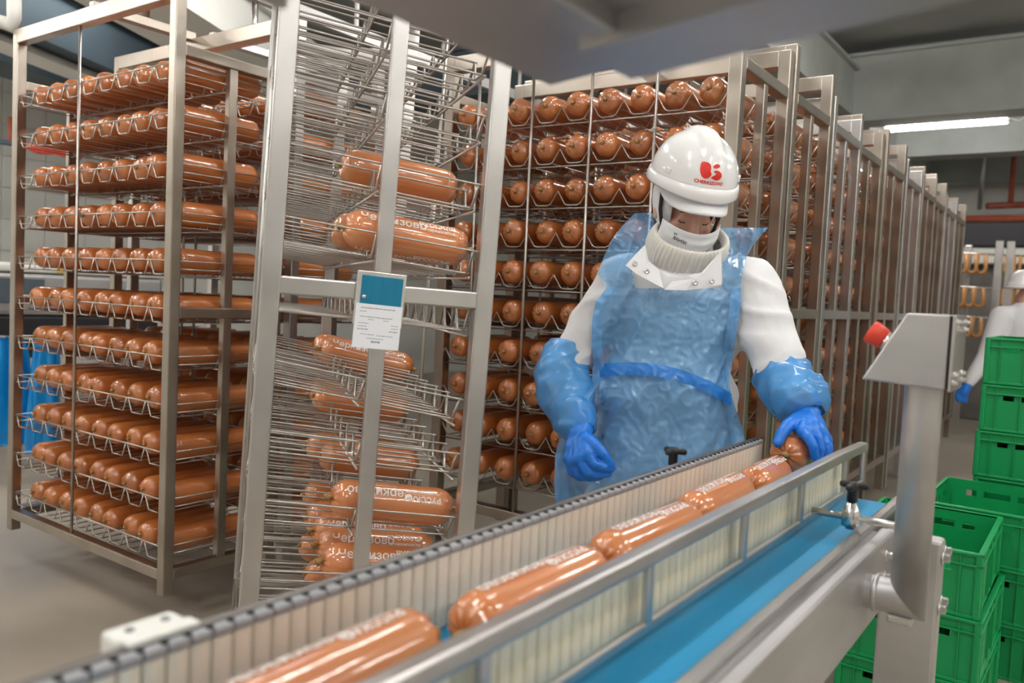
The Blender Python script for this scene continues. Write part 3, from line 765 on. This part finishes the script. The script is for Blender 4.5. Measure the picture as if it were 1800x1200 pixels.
def in_apron(px, py):       # neck opening between the two straps
    if py > 505: return True
    if px < lerp_tab(((374, 1148), (395, 1150), (420, 1142), (450, 1120), (480, 1110), (507, 1116)), py): return True
    return py > 399 and px > lerp_tab(((398, 1262), (412, 1268), (430, 1271), (507, 1268)), py)
hems = rows[:]
rows = [(374, 1116, 1352), (398, 1093, 1352), (412, 1082, 1340), (430, 1072, 1324), (452, 1061, 1312), (480, 1051, 1305)] + rows
apron = drape(rows, 120, 200, .015, 2.36, 3.3, .012, 'apron', APRON, None, 90, lambda u, v: .05*max(0, u-.75)*4*max(0, 1-v*5), None, in_apron)
for a_, b_ in ((0, .07), (.925, 1.0)):      # folded hems, film lies double
    drape([(r[0], r[1]+(r[2]-r[1])*a_, r[1]+(r[2]-r[1])*b_) for r in hems], 8, 110, .0195, 2.36, 3.3+a_, .012, 'hem_fold', APRON, apron, 60)
drape([(641, 1041, 1286), (648, 1041, 1286), (655, 1041, 1286), (663, 1041, 1286)], 90, 10, .027, 2.36, 1.2, .007, 'waist_tie', TIE, apron, 30, None, lambda u: -6*math.sin(u*4)+46*u*u*u)
# coat collar lapels with snap buttons
def lapel(poly, d0, name='collar_lapel'):
    cx = sum(p[0] for p in poly)/len(poly); cy = sum(p[1] for p in poly)/len(poly)
    top = [J(x, y, d) for x, y, d in poly]; n = len(top); c = sum(top, Vector())/n - FW*.006
    bk = [p + FW*.006 for p in top]; vs = top + [c] + bk
    fs = [(i, (i+1) % n, n) for i in range(n)] + [(i, n+1+i, n+1+(i+1) % n, (i+1) % n) for i in range(n)]
    o = wp(MB().add(vs, fs, 0, False), name, COAT)
    m2 = o.modifiers.new('s', 'SUBSURF'); m2.subdivision_type = 'SIMPLE'; m2.levels = 2; m2.render_levels = 2
    return o
la = lapel([(1100, 466, 2.185), (1118, 446, 2.20), (1134, 430, 2.21), (1140, 458, 2.195), (1158, 474, 2.18), (1167, 507, 2.155), (1140, 493, 2.16), (1118, 481, 2.17)], 2.18)
lb = lapel([(1168, 509, 2.155), (1182, 494, 2.165), (1205, 484, 2.165), (1240, 478, 2.175), (1268, 440, 2.20), (1269, 500, 2.19), (1240, 506, 2.175), (1205, 510, 2.16)], 2.18)
lapel([(1156, 474, 2.20), (1182, 482, 2.195), (1196, 486, 2.20), (1168, 508, 2.185)], 2.2, 'shirt_front')
def snap(px, py, d, par):
    M = frame(J(px, py, d), -FW, RT); b = MB().lathe([(.0075, 0), (.0075, .003), (.0055, .0045), (.003, .003), (.001, .003)], 16, 0, M)
    o = wp(b, 'snap_button', STEELB, par); o.matrix_parent_inverse = Matrix()
for x, y, d in ((1116, 463, 2.179), (1137, 477, 2.17)): snap(x, y, d, la)
for x, y, d in ((1222, 497, 2.158), (1251, 494, 2.168)): snap(x, y, d, lb)
# film sleeves
def sleeve(pts, seed, amp=.009):
    P = [J(*p[:3]) for p in pts]; R = [p[3] for p in pts]; n = 48; rings = 46; mb = MB(); vs = []; fs = []
    prev = None
    for j in range(rings):
        t = j/(rings-1)*(len(P)-1); i = min(int(t), len(P)-2); f = t-i
        p0 = P[max(i-1, 0)]; p1 = P[i]; p2 = P[i+1]; p3 = P[min(i+2, len(P)-1)]
        c = .5*((2*p1) + (p2-p0)*f + (2*p0-5*p1+4*p2-p3)*f*f + (3*p1-p0-3*p2+p3)*f**3)
        tg_ = (p2-p1).lerp(p3-p2 if i+2 < len(P) else p2-p1, f).normalized(); r = R[i]*(1-f)+R[i+1]*f
        a = (prev - tg_*prev.dot(tg_)).normalized() if prev else tg_.orthogonal().normalized(); prev = a; b = tg_.cross(a)
        for k in range(n):
            th = 2*math.pi*k/n; dr = a*math.cos(th)+b*math.sin(th); q = c*26+dr*1.5+Vector((seed, 0, 0))
            w_ = noise.noise(q)*.9 + (1-abs(noise.noise(q*.8+Vector((0, seed, 0)))))**4*1.1 - .4
            gather = (.35*math.cos(th*14+seed)) if j in (0, rings-1) or j > rings-5 else 0
            vs.append(c + dr*(r + amp*w_*(1 if 1 < j < rings-3 else .4) + .003*gather))
    fs = [(j*n+k, j*n+(k+1) % n, (j+1)*n+(k+1) % n, (j+1)*n+k) for j in range(rings-1) for k in range(n)]
    return wp(mb.add(vs, fs, 0, True), 'sleeve_cover', SLEEVE)
sleeve([(1003, 612, 2.37, .066), (988, 650, 2.35, .078), (995, 695, 2.30, .078), (1010, 735, 2.23, .062), (1022, 760, 2.19, .036)], 2.2)
sleeve([(1362, 648, 2.24, .068), (1385, 676, 2.20, .078), (1405, 700, 2.14, .077), (1418, 716, 2.105, .066), (1423, 728, 2.09, .038)], 9.4)
# gloves: palm, four bent fingers and a thumb
def glove(wrist, knuck, fingers, thumb, heel, rp=.017):
    mb = MB(); W_ = J(*wrist)
    capsule(mb, W_ + (W_-J(*knuck[1]))*.9, .040, W_, .033)
    for i, k in enumerate(knuck):
        capsule(mb, W_.lerp(J(*knuck[0]).lerp(J(*knuck[3]), i/3), .12), .025, J(*k), rp)
    for i in range(3): capsule(mb, J(*knuck[i]), rp, J(*knuck[i+1]), rp)
    capsule(mb, W_, .028, J(*heel), .021)
    for k, f in zip(knuck, fingers):
        pts = [J(*k)] + [J(*p) for p in f]; rr = [.0150, .0125, .0115, .0098]
        for a in range(len(pts)-1): capsule(mb, pts[a], rr[a], pts[a+1], rr[a+1])
    pts = [J(*p) for p in thumb]; rr = [.021, .0165, .0135, .0115]
    for a in range(len(pts)-1): capsule(mb, pts[a], rr[a], pts[a+1], rr[a+1])
    me = remesh(mb, .0032, 3, 'glove')
    for v in me.vertices:
        p = v.co; v.co = p + v.normal*(.0012*(1-abs(noise.noise(p*90)))**3)
    return wp(me, 'glove', GLOVE)
glove((1020, 762, 2.185), [(1033, 797, 2.115), (1019, 806, 2.125), (1008, 809, 2.145), (1001, 806, 2.17)],
      [[(1044, 815, 2.105), (1060, 821, 2.11), (1076, 822, 2.12)], [(1032, 829, 2.115), (1052, 833, 2.12), (1070, 832, 2.13)],
       [(1018, 833, 2.14), (1036, 839, 2.145), (1055, 837, 2.15)], [(1006, 829, 2.17), (1020, 838, 2.175), (1036, 838, 2.18)]],
      [(1030, 772, 2.15), (1047, 784, 2.12), (1061, 799, 2.11), (1073, 816, 2.115)], (1007, 785, 2.175))
glove((1419, 728, 2.09), [(1412, 757, 2.01), (1429, 757, 2.02), (1443, 763, 2.04), (1451, 773, 2.065)],
      [[(1421, 768, 1.985), (1430, 784, 1.975), (1432, 803, 1.98)], [(1438, 770, 2.0), (1442, 788, 1.995), (1438, 808, 2.0)],
       [(1450, 778, 2.025), (1452, 794, 2.02), (1446, 812, 2.025)], [(1455, 786, 2.05), (1455, 800, 2.05), (1448, 813, 2.055)]],
      [(1404, 738, 2.065), (1385, 748, 2.03), (1374, 762, 2.01), (1367, 778, 2.0)], (1436, 748, 2.075))

# ------------------------------------------------------------------ head
Rh = Matrix((RT, UP, -FW)).transposed().to_4x4()
HB = Matrix.Translation(J(1219, 309, 2.26)) @ Rh @ Matrix.Rotation(math.radians(-4), 4, 'Z') @ Matrix.Rotation(math.radians(12), 4, 'Y') @ Matrix.Rotation(math.radians(26), 4, 'X')
def hpnt(x, y, z): return HB @ Vector((x, y, z))
def Hm(x, y, z): return HB @ Matrix.Translation((x, y, z))
def fpnt(x, y, z): return HB @ Vector((x, y-.03, z))
def Hf(x, y, z): return HB @ Matrix.Translation((x, y-.03, z))
mb = MB()
ellipsoid(mb, Hm(0, -.045, -.012), .076, .110, .094)
ellipsoid(mb, Hf(0, -.10, .018), .062, .075, .072)
ellipsoid(mb, Hf(0, -.155, .050), .030, .022, .028)
ellipsoid(mb, Hf(0, -.045, .072), .052, .014, .020)
for s_ in (-1, 1):
    ellipsoid(mb, Hf(.036*s_, -.095, .058), .022, .020, .020)
    ellipsoid(mb, Hf(.078*s_, -.075, -.008), .008, .032, .018)
    ellipsoid(mb, Hf(.031*s_, -.070, .066), .0145, .0125, .0145)
capsule(mb, fpnt(0, -.062, .078), .009, fpnt(0, -.102, .100), .0125)
ellipsoid(mb, Hf(0, -.108, .094), .017, .010, .013)
capsule(mb, fpnt(0, -.10, -.02), .055, J(1212, 420, 2.31), .056)
head = wp(remesh(mb, .0045, 4, 'head'), 'head', SKIN)
for s_ in (-1, 1):
    b = MB().tube([fpnt(.031*s_-.014, -.076, .0745), fpnt(.031*s_-.006, -.0805, .0795), fpnt(.031*s_+.006, -.0805, .0795), fpnt(.031*s_+.014, -.076, .0745)], [.0008, .0017, .0017, .0008], 6); o = wp(b, 'eyelashes', HAIR, head); o.matrix_parent_inverse = Matrix()
    b = MB().tube([fpnt(.031*s_-.019, -.050, .087), fpnt(.031*s_, -.046, .091), fpnt(.031*s_+.018, -.051, .083)], [.001, .003, .0015], 6); o = wp(b, 'eyebrow', HAIR, head); o.matrix_parent_inverse = Matrix()
# white hood round the back and sides of the head
mb = MB(); n = 40; vs = []; fs = []; nr = 18
for j in range(nr+1):
    ph = math.pi*(.02+.82*j/nr); y = math.cos(ph)
    for k in range(n+1):
        th = math.radians(46) + math.radians(268)*k/n
        r = math.sin(ph); vs.append(hpnt(.089*r*math.sin(th), -.052+.128*y, -.010+.104*r*math.cos(th)))
for j in range(nr):
    for k in range(n): a = j*(n+1)+k; fs.append((a, a+1, a+n+2, a+n+1))
hood = wp(MB().add(vs, fs, 0, True), 'cotton_hood', COAT); mo = hood.modifiers.new('s', 'SOLIDIFY'); mo.thickness = .004
# face mask, pleated
vs = []; fs = []; nu, nv = 36, 24
for j in range(nv):
    v = j/(nv-1)
    for k in range(nu):
        u = -1+2*k/(nu-1); hw = .088-.006*abs(v-.5); yy = -.124 - .075*v + .012*(1-v)*u*u*1.2 + (.018*u*u)*(v)
        z = .129*math.sqrt(max(0, 1-(u*.86)**2)) + .004*math.sin(v*math.pi) - .024*v*v - .002*(1-v) + .0015*math.sin(v*19)*(1-u*u)
        vs.append(hpnt(hw*u, yy, z))
for j in range(nv-1):
    for k in range(nu-1): a = j*nu+k; fs.append((a, a+nu, a+nu+1, a+1))
mask = wp(MB().add(vs, fs, 0, True), 'face_mask', MASKM); mo = mask.modifiers.new('s', 'SOLIDIFY'); mo.thickness = .002
mbv = BVHTree.FromPolygons([Vector(v) for v in vs], fs)
def stamp(tree, o_, dr, vs2, fs2, name, m, par, lift=.0012):
    out = []; ok = True
    for p in vs2:
        h = tree.ray_cast(p, dr, 1.0)
        if h[0] is None: h = tree.find_nearest(p)
        out.append(h[0] - dr*lift)
    o = wp(MB().add(out, fs2, 0, False), name, m, par)
    o.matrix_parent_inverse = Matrix(); return o
zdir = (HB.to_3x3() @ Vector((0, 0, -1))).normalized()
for body, x, y, sz in (('SENSE', -.043, -.150, .0125), ('N', -.056, -.136, .009)):
    v2, f2 = text_pts(body, sz, .0002); stamp(mbv, None, zdir, [hpnt(x - p.x, y + p.y + p.x*-.25*-1, .2) for p in v2], f2, 'mask_print', INK, mask, .0016)
# chin strap
wp(MB().tube([hpnt(-.0905, .0, .030), hpnt(-.0925, -.04, .034), hpnt(-.088, -.09, .040), hpnt(-.076, -.135, .050), hpnt(-.060, -.165, .058)], .0055, 6), 'chin_strap', BLACK)
wp(MB().tube([hpnt(.0905, .0, .030), hpnt(.0925, -.04, .034), hpnt(.088, -.09, .040), hpnt(.076, -.135, .050), hpnt(.060, -.165, .058)], .0055, 6), 'chin_strap', BLACK)
# cap peak below the helmet
vs = []; fs = []; nu, nv = 30, 10
for j in range(nv):
    v = j/(nv-1)
    for k in range(nu):
        t = math.radians(-80+160*k/(nu-1)); v = j/(nv-1)*max(.04, math.cos(t*1.05))**.55; rx, rz = .098+.010*v, .104+.066*v*math.cos(t)**.8
        vs.append(hpnt(rx*math.sin(t), -.012 - .052*v - .018*math.sin(t)**2*v + .008*math.cos(3*t)*v, rz*math.cos(t)+.004))
for j in range(nv-1):
    for k in range(nu-1): a = j*nu+k; fs.append((a, a+nu, a+nu+1, a+1))
pk = wp(MB().add(vs, fs, 0, True), 'cap_peak', COAT); mo = pk.modifiers.new('s', 'SOLIDIFY'); mo.thickness = .005
# knitted ribbed collar
mb = MB(); n = 208; vs = []; fs = []
prof = [(-.050, .94), (-.046, 1.02), (-.03, 1.07), (-.01, 1.09), (.012, 1.08), (.032, 1.05), (.046, 1.01), (.052, .95), (.046, .90), (.02, .88)]
KB = Matrix.Translation(J(1208, 434, 2.30)) @ Rh @ Matrix.Rotation(math.radians(-4), 4, 'Z') @ Matrix.Rotation(math.radians(6), 4, 'Y') @ Matrix.Rotation(math.radians(46), 4, 'X')
for j, (h, sc) in enumerate(prof):
    for k in range(n):
        th = 2*math.pi*k/n; r = sc*(1+.022*(0, 1, 1.2, -.6)[k % 4] if True else 0) + .03*noise.noise(Vector((math.cos(th)*2, math.sin(th)*2, h*20)))
        vs.append(KB @ Vector((.104*r*math.sin(th), h*(.9+.05*math.cos(th)), .082*r*math.cos(th))))
fs = [(j*n+k, j*n+(k+1) % n, (j+1)*n+(k+1) % n, (j+1)*n+k) for j in range(len(prof)-1) for k in range(n)]
wp(MB().add(vs, fs, 0, True), 'knit_collar', KNIT)
# helmet: dome, raised crown ridge, rim
vs = []; fs = []; n, nr = 72, 26
def dome(th, ph):
    x, y, z = math.sin(ph)*math.sin(th), math.cos(ph), math.sin(ph)*math.cos(th)
    rid = .011*max(0, 1-abs(x*.116/.034)**4)*(1 if z > -.9 else 0)*min(1, max(0, (y-.12)*5))
    return Vector((.116*x, (.124+rid)*y**(1.0 if y > 0 else 1), .138*z + rid*z*.6))
for j in range(nr+1):
    ph = math.pi/2*j/nr
    for k in range(n): vs.append(HB @ dome(2*math.pi*k/n, max(ph, .01)))
fs = [(j*n+k, (j+1)*n+k, (j+1)*n+(k+1) % n, j*n+(k+1) % n) for j in range(nr) for k in range(n)] + [tuple(range(n))]
hel = wp(MB().add(vs, fs, 0, True), 'helmet', HELM); mo = hel.modifiers.new('s', 'SOLIDIFY'); mo.thickness = .003; mo.offset = -1
hb = BVHTree.FromPolygons([Vector(v) for v in vs], fs)
vs = []; pr = [(1.0, .004), (1.035, .002), (1.06, -.010), (1.075, -.022), (1.06, -.026), (1.02, -.014), (.985, -.002)]
for sc, y in pr:
    for k in range(n):
        th = 2*math.pi*k/n; fr_ = max(0, math.cos(th))**2; vs.append(HB @ Vector((.116*sc*math.sin(th), y*(1+.25*fr_), .138*sc*math.cos(th)*(1+.05*fr_*(sc > 1.03)))))
m_ = len(pr); fs = [(j*n+k, j*n+(k+1) % n, ((j+1) % m_)*n+(k+1) % n, ((j+1) % m_)*n+k) for j in range(m_) for k in range(n)]
rim = wp(MB().add(vs, fs, 0, True), 'rim', HELM, hel); rim.matrix_parent_inverse = Matrix()
for s_ in (-1, 1):      # side slots
    b = MB().cbox((-.010, -.008, -.004), (.010, .008, .004), .003, 0, frame(HB @ dome(math.radians(62*s_), math.radians(80)), HB.to_3x3() @ Vector((s_, .1, .5)), HB.to_3x3() @ Vector((0, 0, 1))))
    o = wp(b, 'side_slot', HELM, hel); o.matrix_parent_inverse = Matrix()
# red emblem and lettering on the helmet front
def blob(pts, n=40):
    m = len(pts); out = []
    for i in range(m):
        p0, p1, p2, p3 = (Vector((*pts[(i+q-1) % m], 0)) for q in range(4))
        for f in (0, .25, .5, .75): out.append(.5*((2*p1)+(p2-p0)*f+(2*p0-5*p1+4*p2-p3)*f*f+(3*p1-p0-3*p2+p3)*f**3))
    return out
def emblem(pts, name):
    bm = bmesh.new(); q = blob(pts); f = bm.faces.new([bm.verts.new(p) for p in q]); bmesh.ops.triangulate(bm, faces=[f])
    bmesh.ops.subdivide_edges(bm, edges=bm.edges[:], cuts=1, use_grid_fill=False); bmesh.ops.triangulate(bm, faces=bm.faces[:])
    bm.verts.ensure_lookup_table(); v2 = [hpnt(-.012+p.co.x*1.3, .047+p.co.y, .3) for p in bm.verts]; f2 = [[v.index for v in f.verts] for f in bm.faces]; bm.free()
    stamp(hb, None, zdir, v2, f2, name, LOGO, hel, .0012)
u_ = .00115
emblem([(x*u_, y*u_) for x, y in ((-17, 12), (-12, 17), (-5, 16), (-2, 10), (-2, 0), (0, -6), (-4, -14), (-10, -17), (-15, -13), (-18, -2))], 'emblem')
emblem([(x*u_, y*u_) for x, y in ((2, -14), (8, -17), (15, -16), (19, -9), (18, -2), (13, 3), (7, 4), (3, 1), (8, -3), (4, -8), (0, -12))], 'emblem')
emblem([(x*u_, y*u_) for x, y in ((1, 11), (5, 16), (11, 17), (14, 13), (10, 9), (4, 8))], 'emblem')
v2, f2 = text_pts('CHERKIZOVO', .0115, .0004); stamp(hb, None, zdir, [hpnt(-.012+p.x*1.05, .018+p.y, .3) for p in v2], f2, 'lettering', LOGO, hel, .0012)
tag(wk, 'worker in white helmet, face mask and blue film apron gripping a sausage', 'person')

# ================================================================== BACKGROUND, RIGHT
def chain_body(name, caps, m, vox, par, inv, sm=4):
    mb = MB()
    for c in caps: capsule(mb, *c)
    me = remesh(mb, vox, sm, name); me.materials.append(m); o = put(name, me, par); o.matrix_parent_inverse = inv; return o
pb = J(1808, 860, 6.5); pb.z = 0
p2 = empty('person', Matrix.Translation(pb)); I2 = Matrix.Translation(-pb)
cx2 = lambda px, py, d=6.5: J(px, py, d)
u2 = Vector((0, 0, 1))
chain_body('body', [(cx2(1806, 525), .085, cx2(1806, 545), .07), (cx2(1806, 545), .07, pb+u2*1.0, .15), (pb+u2*.95+ex*-.09, .10, pb+ex*-.11+u2*.08, .05), (pb+u2*.95+ex*.09, .10, pb+ex*.11+u2*.08, .05),
                    (cx2(1758, 556), .06, cx2(1732, 630), .05), (cx2(1732, 630), .05, cx2(1698, 678), .035)], SKIN, .02, p2, I2)
chain_body('coat', [(cx2(1762, 556), .085, cx2(1850, 556), .085), (cx2(1806, 570), .19, cx2(1806, 660), .20), (cx2(1806, 660), .20, pb+u2*.6, .20),
                    (cx2(1760, 556), .085, cx2(1734, 628), .072), (cx2(1734, 628), .072, cx2(1703, 671), .05), (cx2(1806, 545), .08, cx2(1806, 560), .1)], COAT, .016, p2, I2)
chain_body('glove', [(cx2(1700, 676), .042, cx2(1693, 690), .040), (cx2(1695, 690), .022, cx2(1690, 704), .018), (cx2(1690, 688), .022, cx2(1685, 703), .017), (cx2(1698, 690), .02, cx2(1697, 706), .016), (cx2(1686, 686), .018, cx2(1681, 698), .014)], GLOVE, .009, p2, I2, 2)
h2 = MB().lathe([(.15, -.012), (.15, 0), (.132, .004), (.130, .05), (.112, .10), (.07, .132), (.02, .142)], 28, 0, Matrix.Translation(cx2(1803, 505))); o = h2.build('helmet', HELM, p2); o.matrix_parent_inverse = I2
tag(p2, 'far worker in white coat and helmet behind the tall green crates', 'person')
# far trolley with hanging sausage rings
rb = J(1742, 760, 8.6); rb.z = 0
fr = empty('ring_trolley', Matrix.Translation(rb)); IF = Matrix.Translation(-rb)
def fp(mb, nm, m): o = mb.build(nm, m, fr); o.matrix_parent_inverse = IF; return o
for px, d in ((1744, 8.4), (1764, 8.4), (1690, 9.1), (1800, 9.1)):
    p = J(px, 600, d); fp(MB().cbox((p.x-.035, p.y-.035, .1), (p.x+.035, p.y+.035, 2.08), .005), 'post', STEEL)
lv = (1.98, 1.62, 1.30)
for z in lv:
    a = J(1679, 500, 8.9); b = J(1806, 500, 8.9); a.z = b.z = z; fp(MB().tube([a, b], .012, 8), 'hanging_bar', STEELB)
tag(fr, 'far steel trolley hung with tan sausage rings behind the far worker', 'trolley rack')
vs_ = []
for k in range(13): t = math.pi*k/12; vs_.append((-.046*math.cos(t), 0, -.15-.055*math.sin(t)))
ring_me = MB().tube([(-.036, 0, 0)] + vs_ + [(.036, 0, 0)], .019, 8).mesh('ring_sausage', TANS)
for i, z in enumerate(lv):
    for k in range(5 if i < 2 else 3):
        p = J((1688, 1705, 1722, 1772, 1797)[k], 500, 8.88); o = put('ring_sausage', ring_me, None, Matrix.Translation((p.x, p.y, z)) @ Matrix.Rotation(-.1+.15*k, 4, 'Z'))
        tag(o, 'tan sausage ring on the %s bar of far trolley, %s from the trolley row' % (('top', 'middle', 'lowest')[i], NTH[k]), 'sausage', 'sausage rings on %s far bar' % ('top', 'middle', 'lowest')[i])
# smoke chamber front with dark canopy, red pipes
c0 = J(1690, 412, 11.0); c1 = J(1990, 412, 11.0)
ch = empty('smoke_chamber', Matrix.Translation((c0.x, c0.y+.6, 0))); IC = Matrix.Translation((-c0.x, -c0.y-.6, 0))
def cp(mb, nm, m): o = mb.build(nm, m, ch); o.matrix_parent_inverse = IC; return o
cp(MB().cbox((c0.x-.6, 11.4, 2.15), (c0.x+3.5, 12.2, 2.45), .02), 'canopy', DARK)
cp(MB().cbox((c0.x-.6, 11.9, 0), (c0.x+3.5, 12.2, 2.15), .02), 'chamber_front', STEELD)
cp(MB().cbox((c0.x-.6, 11.45, 1.95), (c0.x+3.5, 11.6, 2.15), .02), 'canopy_lip', WHITEP)
tag(ch, 'dark-canopied smoking chamber at the far end of the hall', 'chamber')
pa = J(1735, 362, 11.2); rp = empty('red_pipework', Matrix.Translation(pa)); IP = Matrix.Translation(-pa)
for nm_, pts, r in (('level_pipe', [pa, J(1950, 354, 11.2)], .045), ('upright_pipe', [J(1776, 361, 11.2), J(1776, 361, 11.2) + Vector((0, 0, ZC-.002-J(1776, 361, 11.2).z))], .035)):
    o = MB().tube(pts, r, 10).build(nm_, RUST, rp); o.matrix_parent_inverse = IP
tag(rp, 'red pipe tee hanging level in front of the far white wall', 'pipe')
o = MB().tube([(c0.x+.1, 11.6, 2.501), (c0.x+3.4, 11.6, 2.501)], .05, 10).build('red_pipe', RUST); tag(o, 'thick red pipe lying on the dark canopy', 'pipe')
q_ = J(1722, 368, 11.2); o = MB().tube([q_, (q_.x, q_.y, ZC)], .03, 10).build('grey_pipe', STEELP); tag(o, 'upright pale pipe from the ceiling next to the red pipes', 'pipe')
struct('trim_11', MB().box((-2.2, 14.2, 2.6), (6, 14.32, 3.9)), WHITEP)

# ================================================================== BACKGROUND, LEFT
mc = J(20, 520, 5.6)
mach = empty('vacuum_machine', Matrix.Translation((mc.x, mc.y, 0))); IM = Matrix.Translation((-mc.x, -mc.y, 0))
def mp_(mb, nm, m): o = mb.build(nm, m, mach); o.matrix_parent_inverse = IM; return o
mp_(MB().cbox((mc.x-.4, mc.y-.5, 1.02), (mc.x+.35, mc.y+.9, 1.30), .03), 'cabinet', STEELP)
mp_(MB().cbox((mc.x-.42, mc.y-.52, 1.30), (mc.x+.37, mc.y+.92, 1.36), .02), 'lid', WHITEP)
mp_(MB().cbox((mc.x-.38, mc.y-.48, .74), (mc.x+.33, mc.y+.88, 1.02), .02), 'plinth', DARK)
mp_(MB().cbox((mc.x+.349, mc.y-.3, 1.10), (mc.x+.36, mc.y+.05, 1.26), .004), 'display', BEAMB)
mp_(MB().cbox((mc.x+.369, mc.y+.12, 1.31), (mc.x+.373, mc.y+.22, 1.35), .001), 'sticker', YEL)
for a in (-.34, .30):
    for b in (-.44, .84): mp_(MB().cbox((mc.x+a-.03, mc.y+b-.03, 0), (mc.x+a+.03, mc.y+b+.03, .75), .005), 'leg', STEELD)
tag(mach, 'grey cabinet machine with pale lid and dark plinth behind the blue bags', 'machine')
def bag(px, py, d, wd, h, seed, label):
    c = J(px, py, d); vs = []; fs = []; n, nr = 56, 30
    for j in range(nr+1):
        v = j/nr
        for k in range(n):
            th = 2*math.pi*k/n; q = Vector((math.cos(th)*1.6+seed, math.sin(th)*1.6, v*1.1))
            r = wd*(.62+.38*min(1, v*2.2))*(1+.30*noise.noise(q*1.5)+.16*math.cos(7*th+seed+2*v))*(1 if v < .93 else .94)
            vs.append((c.x + r*math.cos(th)*.55, c.y + r*math.sin(th), c.z - h*v + .03*noise.noise(q*2)))
    fs = [(j*n+k, j*n+(k+1) % n, (j+1)*n+(k+1) % n, (j+1)*n+k) for j in range(nr) for k in range(n)] + [tuple(range(n)), tuple(nr*n+k for k in range(n))[::-1]]
    o = MB().add(vs, fs, 0, True).build('plastic_bag', BLUEBAG); o['category'] = 'bag'; o['label'] = label
    return o
bag(2, 594, 5.0, .17, .66, 1.0, 'bright blue plastic bag hanging beside the outer trolley post, fuller one')
bag(86, 600, 5.05, .105, .68, 5.0, 'bright blue plastic bag hanging between the trolley and the bigger blue bag')
rl = empty('bag_rail', Matrix.Translation(J(30, 592, 5.02)))
a = J(-60, 588, 5.02); b = J(110, 600, 5.02); o = MB().tube([a, b], .012, 8).build('rail', STEELD, rl); o.matrix_parent_inverse = Matrix.Translation(-J(30, 592, 5.02))
for p in (a, b): o = MB().tube([p, (p.x, p.y, 0)], .014, 8).build('stand', STEELD, rl); o.matrix_parent_inverse = Matrix.Translation(-J(30, 592, 5.02))
tag(rl, 'dark stand rail carrying the blue plastic bags', 'stand')
lvp = J(80, 262, 6.2)
lv_ = empty('wall_lever', Matrix.Translation(lvp))
for nm_, pts, r, m in (('handle', [(36, 254), (70, 262), (98, 264), (118, 270), (142, 276)], [.022, .04, .035, .03, .02], RED), ('arm', [(-30, 246), (10, 250), (40, 255)], .022, BEAMB), ('stem', [(18, 205), (19, 252)], .018, RUST)):
    o = MB().tube([J(x, y, 6.2) for x, y in pts], r, 10).build(nm_, m, lv_); o.matrix_parent_inverse = Matrix.Translation(-lvp)
tag(lv_, 'red lever handle in front of the white tiled wall', 'lever')
hk = J(24, 20, 3.6); o = MB().tube([J(25, -60, 3.6), J(25, 30, 3.6), J(20, 48, 3.6), J(8, 40, 3.6), J(-30, 32, 3.6)], [.03, .03, .03, .03, .03], 10).build('rail_hook', WHITEP); tag(o, 'white overhead rail hook above the trolley beside the blue bags', 'hook')

# overhead monorails that carry the hanging trolleys
def rail(n_, a, b, ks=None):
    a = Vector(a); b = Vector(b); M = frame(a, b-a, (0, 0, 1)); L = (b-a).length
    mb = MB().box((-.03, -.02, 0), (.03, .02, L), 0, M)
    for k in (ks or [.6+1.5*q for q in range(int((L-.6)/1.5)+1)]): mb.box((.0, -.008, k-.008), (ZC-a.z, .008, k+.008), 0, M)
    o = mb.build('trim_%d' % n_, STEELP); o['kind'] = 'structure'
rail(12, (-3.305, -2, 2.64), (-3.305, 7.5, 2.64))
rail(13, (-1.615, 1.6, 2.54), (-1.615, 9.5, 2.54), [.1, .7, 1.3])
c_ = MM @ Vector((.6, .24, 2.62)); d_ = MM.to_3x3() @ Vector((1, 0, 0))
rail(14, c_ - d_*1.2, c_ + d_*.9)
